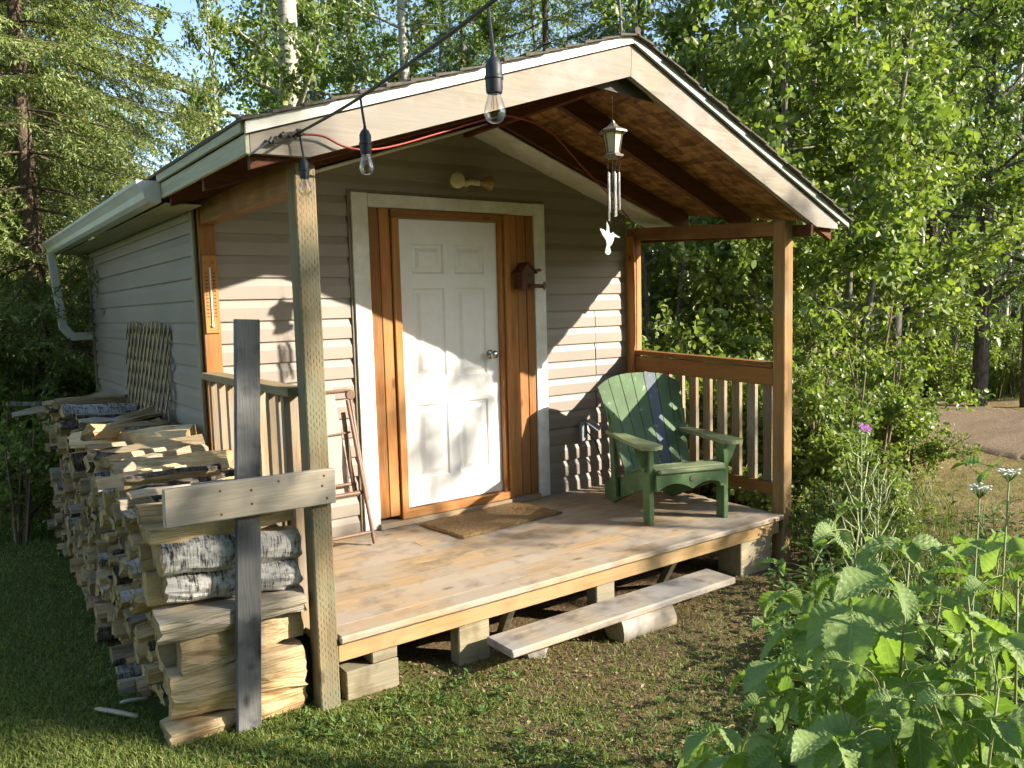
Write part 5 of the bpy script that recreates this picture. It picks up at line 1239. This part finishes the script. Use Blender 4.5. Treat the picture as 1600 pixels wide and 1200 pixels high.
def comp_leaf(seed, L):
    r = np.random.default_rng(seed); mb = MB(); pl = .09; UVS.clear()
    mb.tube([(0, 0, -.02), (pl*.15, 0, -.006), (pl*.4, 0, .006), (pl*.7, 0, .010), (pl, 0, .006), (pl+.03, 0, .0)], [.0016, .0015, .0014, .0013, .0012, .001], 5, m=1, caps=False)
    for az, s_, x0, roll in ((0, 1.0, pl+.03, 0), (1.15, .82, pl, .25), (-1.15, .82, pl, -.25)):
        V, F = leaflet(L*s_*r.uniform(.92, 1.08), L*s_*.60, seed*3+int(az*2)+5); az += r.normal(0, .12); dr = r.uniform(.1, .5)
        X = Matrix.Translation((x0, 0, .004)) @ Matrix.Rotation(az, 4, 'Z') @ Matrix.Rotation(dr, 4, 'Y') @ Matrix.Rotation(roll+r.normal(0, .15), 4, 'X')
        mb.add([X @ Vector(p) for p in V], F)
    me = mb.mesh('leaf', smooth=True); nt_ = len(me.vertices)-len(UVS); uvl = me.uv_layers.new(name='uv'); al = [(.5, .5)]*nt_+list(UVS)
    uvl.data.foreach_set('uv', np.array([al[l.vertex_index] for l in me.loops], np.float32).ravel()); me.materials.append(M['raspberry']); me.materials.append(M['cane']); return me
RL = [comp_leaf(s_, L_) for s_, L_ in ((1, .145), (2, .16), (3, .125), (4, .17), (5, .10), (6, .065), (7, .11), (8, .15), (9, .135))]
CANES = [(1342, 1.72, 822, 'tallest raspberry cane with bright sunlit leaves in front of the fireweed'), (1420, 1.55, 880, 'raspberry cane with a large pleated leaf at the middle of the thicket'), (1512, 1.62, 930, 'raspberry cane with leaves reaching right under the yarrow'), (1590, 1.55, 905, 'raspberry cane cut by the right edge of the picture'),
  (1268, 2.05, 880, 'raspberry cane nearest the right porch post'), (1225, 2.2, 985, 'short raspberry cane at the left edge of the thicket'), (1300, 1.75, 1010, 'shaded raspberry cane below the tallest one'), (1455, 1.40, 1090, 'raspberry cane with pale leaves at the bottom of the picture'), (1380, 1.45, 1065, 'dark leaved raspberry cane low in the thicket'), (1560, 1.38, 1075, 'raspberry cane in the bottom right corner'),
  (1470, 2.2, 930, 'raspberry cane behind the large pleated leaf'), (1560, 2.4, 880, 'raspberry cane behind the yarrow stems'), (1390, 2.5, 905, 'raspberry cane behind the tallest one'), (1240, 1.8, 1090, 'low raspberry cane over the bare earth'), (1180, 2.1, 1110, 'lowest raspberry cane at the left foot of the thicket'), (1330, 1.5, 1120, 'raspberry cane at the lower edge of the picture'), (1300, 2.7, 880, 'raspberry cane beside the foot of the porch post'), (1620, 2.0, 740, 'tall raspberry cane beyond the right edge leaning in')]
rc_ = np.random.default_rng(41)
for i, (px, d, py, lab) in enumerate(CANES):
    T_ = UD(px, py, d); B_ = np.array([T_[0]+rc_.normal(0, .10), T_[1]+rc_.normal(0, .10), 0]); B_[2] = float(G(B_[0], B_[1]))-.01; H_ = T_[2]-B_[2]
    t = thing('raspberry_cane', lab, 'raspberry', B_, 0, 'raspberry canes in the foreground')
    P = np.array([(T_-B_)*np.array([f**1.6, f**1.6, f]) for f in np.linspace(0, 1, 9)])
    link('stem', MB().tube(P, list(np.linspace(.006, .002, 9)), 7).mesh('stem', True), M['cane'], t)
    z = H_; az = rc_.uniform(0, 2*PI); k_ = 0
    while z > max(.08, H_-1.0) and k_ < 19:
        f = z/H_; q = np.array([np.interp(f, np.linspace(0, 1, 9), P[:, c]) for c in range(3)])
        me = RL[5 if k_ < 2 else (4 if k_ < 4 else (0, 1, 2, 3, 6, 7, 8)[int(rc_.integers(0, 7))])]
        o = bpy.data.objects.new('leaf', me); COL.objects.link(o); o.parent = t; o.location = q
        pitch = rc_.uniform(-.6, -.1) if k_ < 3 else rc_.uniform(.0, .65)
        o.rotation_euler = (Matrix.Rotation(az, 3, 'Z') @ Matrix.Rotation(pitch, 3, 'Y') @ Matrix.Rotation(rc_.normal(0, .25), 3, 'X')).to_euler(); s_ = rc_.uniform(.7, 1.2); o.scale = (s_, s_, s_)
        az += 2.4+rc_.normal(0, .3); z -= .022+.006*min(k_, 6); k_ += 1
M['pod'] = flat('pale_seed_pod', (.30, .33, .15), .6)
# fireweed with seed pods, yarrow
def fireweed(px, d, ytop, lab, flowers):
    T_ = UD(px, ytop, d); B_ = np.array([T_[0]+.02, T_[1], float(G(T_[0], T_[1]))]); H_ = T_[2]-B_[2]; t = thing('fireweed', lab, 'wildflower', B_); r = np.random.default_rng(int(px))
    link('stem', MB().tube([(0, 0, 0), (.01, .01, H_*.5), (-.02, 0, H_)], [.006, .0045, .002], 6).mesh('stem', True), M['green_stem'], t)
    for i in range(34):
        z = H_*(.955-.0115*i); a = i*2.4; e = r.uniform(.75, 1.15); L_ = r.uniform(.085, .14)*(1 if i > 6 else .6); d_ = np.array([math.cos(a)*math.cos(e), math.sin(a)*math.cos(e), math.sin(e)]); p = np.array([-.02*(z/H_), 0, z])
        link('seed_pod', MB().tube([p, p+d_*L_*.4+np.array([math.cos(a), math.sin(a), 0])*.012, p+d_*L_], [.0014, .0026, .0012], 5).mesh('seed_pod', True), M['pod'], t)
    for i in range(26):
        z = H_*(.55-.014*i); a = i*2.4; p = np.array([0, 0, z]); V, F = leaf_geo(p[None], np.array([[math.cos(a), math.sin(a), .3-.02*i]]), np.array([[0, 0, 1.]]), .11, .02, T6)
        link('leaf', np_mesh('leaf', V, [F]), M['leaf_weed'], t)
    for fx, fz in flowers:
        mb = MB()
        for j in range(7):
            a = j*2*PI/7; V, F = leaf_geo(np.array([[fx, 0, H_+fz]]), np.array([[math.cos(a), .6*math.sin(a)-.4, math.sin(a)]]), np.array([[0, -1., .3]]), .017, .013, T6); mb.add(V, F)
        link('flower', mb.mesh('flower'), M['petal_purple'], t)
fireweed(1346, 2.35, 672, 'tall fireweed with thin seed pods and two purple blooms', ((-.022, .008), (.010, .0)))
fireweed(1372, 2.9, 735, 'shorter fireweed with bare pods behind the purple one', ())
def yarrow(px, d, py, lab):
    T_ = UD(px, py, d); B_ = np.array([T_[0]-.05, T_[1]+.03, float(G(T_[0], T_[1]))]); q = T_-B_; t = thing('yarrow', lab, 'wildflower', B_, 0, 'white yarrow blooms'); r = np.random.default_rng(int(px))
    mb = MB().tube([(0, 0, 0), q*.6+np.array([.01, 0, 0]), q-np.array([0, 0, .03])], [.0035, .003, .002], 6); hd = MB()
    for j in range(26):
        a = r.uniform(0, 2*PI); R_ = .027*math.sqrt(r.random()); e = q+np.array([R_*math.cos(a), R_*math.sin(a), .004*r.normal()-.12*R_]); mb.tube([q-np.array([0, 0, .03]), e], .0009, 4)
        hd.lathe([(.001, -.0012), (.003, -.0006), (.0036, .0006), (.002, .0016), (.001, .002)], 7, at=e)
    link('stem', mb.mesh('stem', True), M['green_stem'], t); link('flower_head', hd.mesh('flower_head'), M['petal_white'], t)
yarrow(1531, 1.95, 760, 'lower white yarrow head above the raspberry leaves'); yarrow(1577, 1.95, 734, 'higher white yarrow head near the right edge')
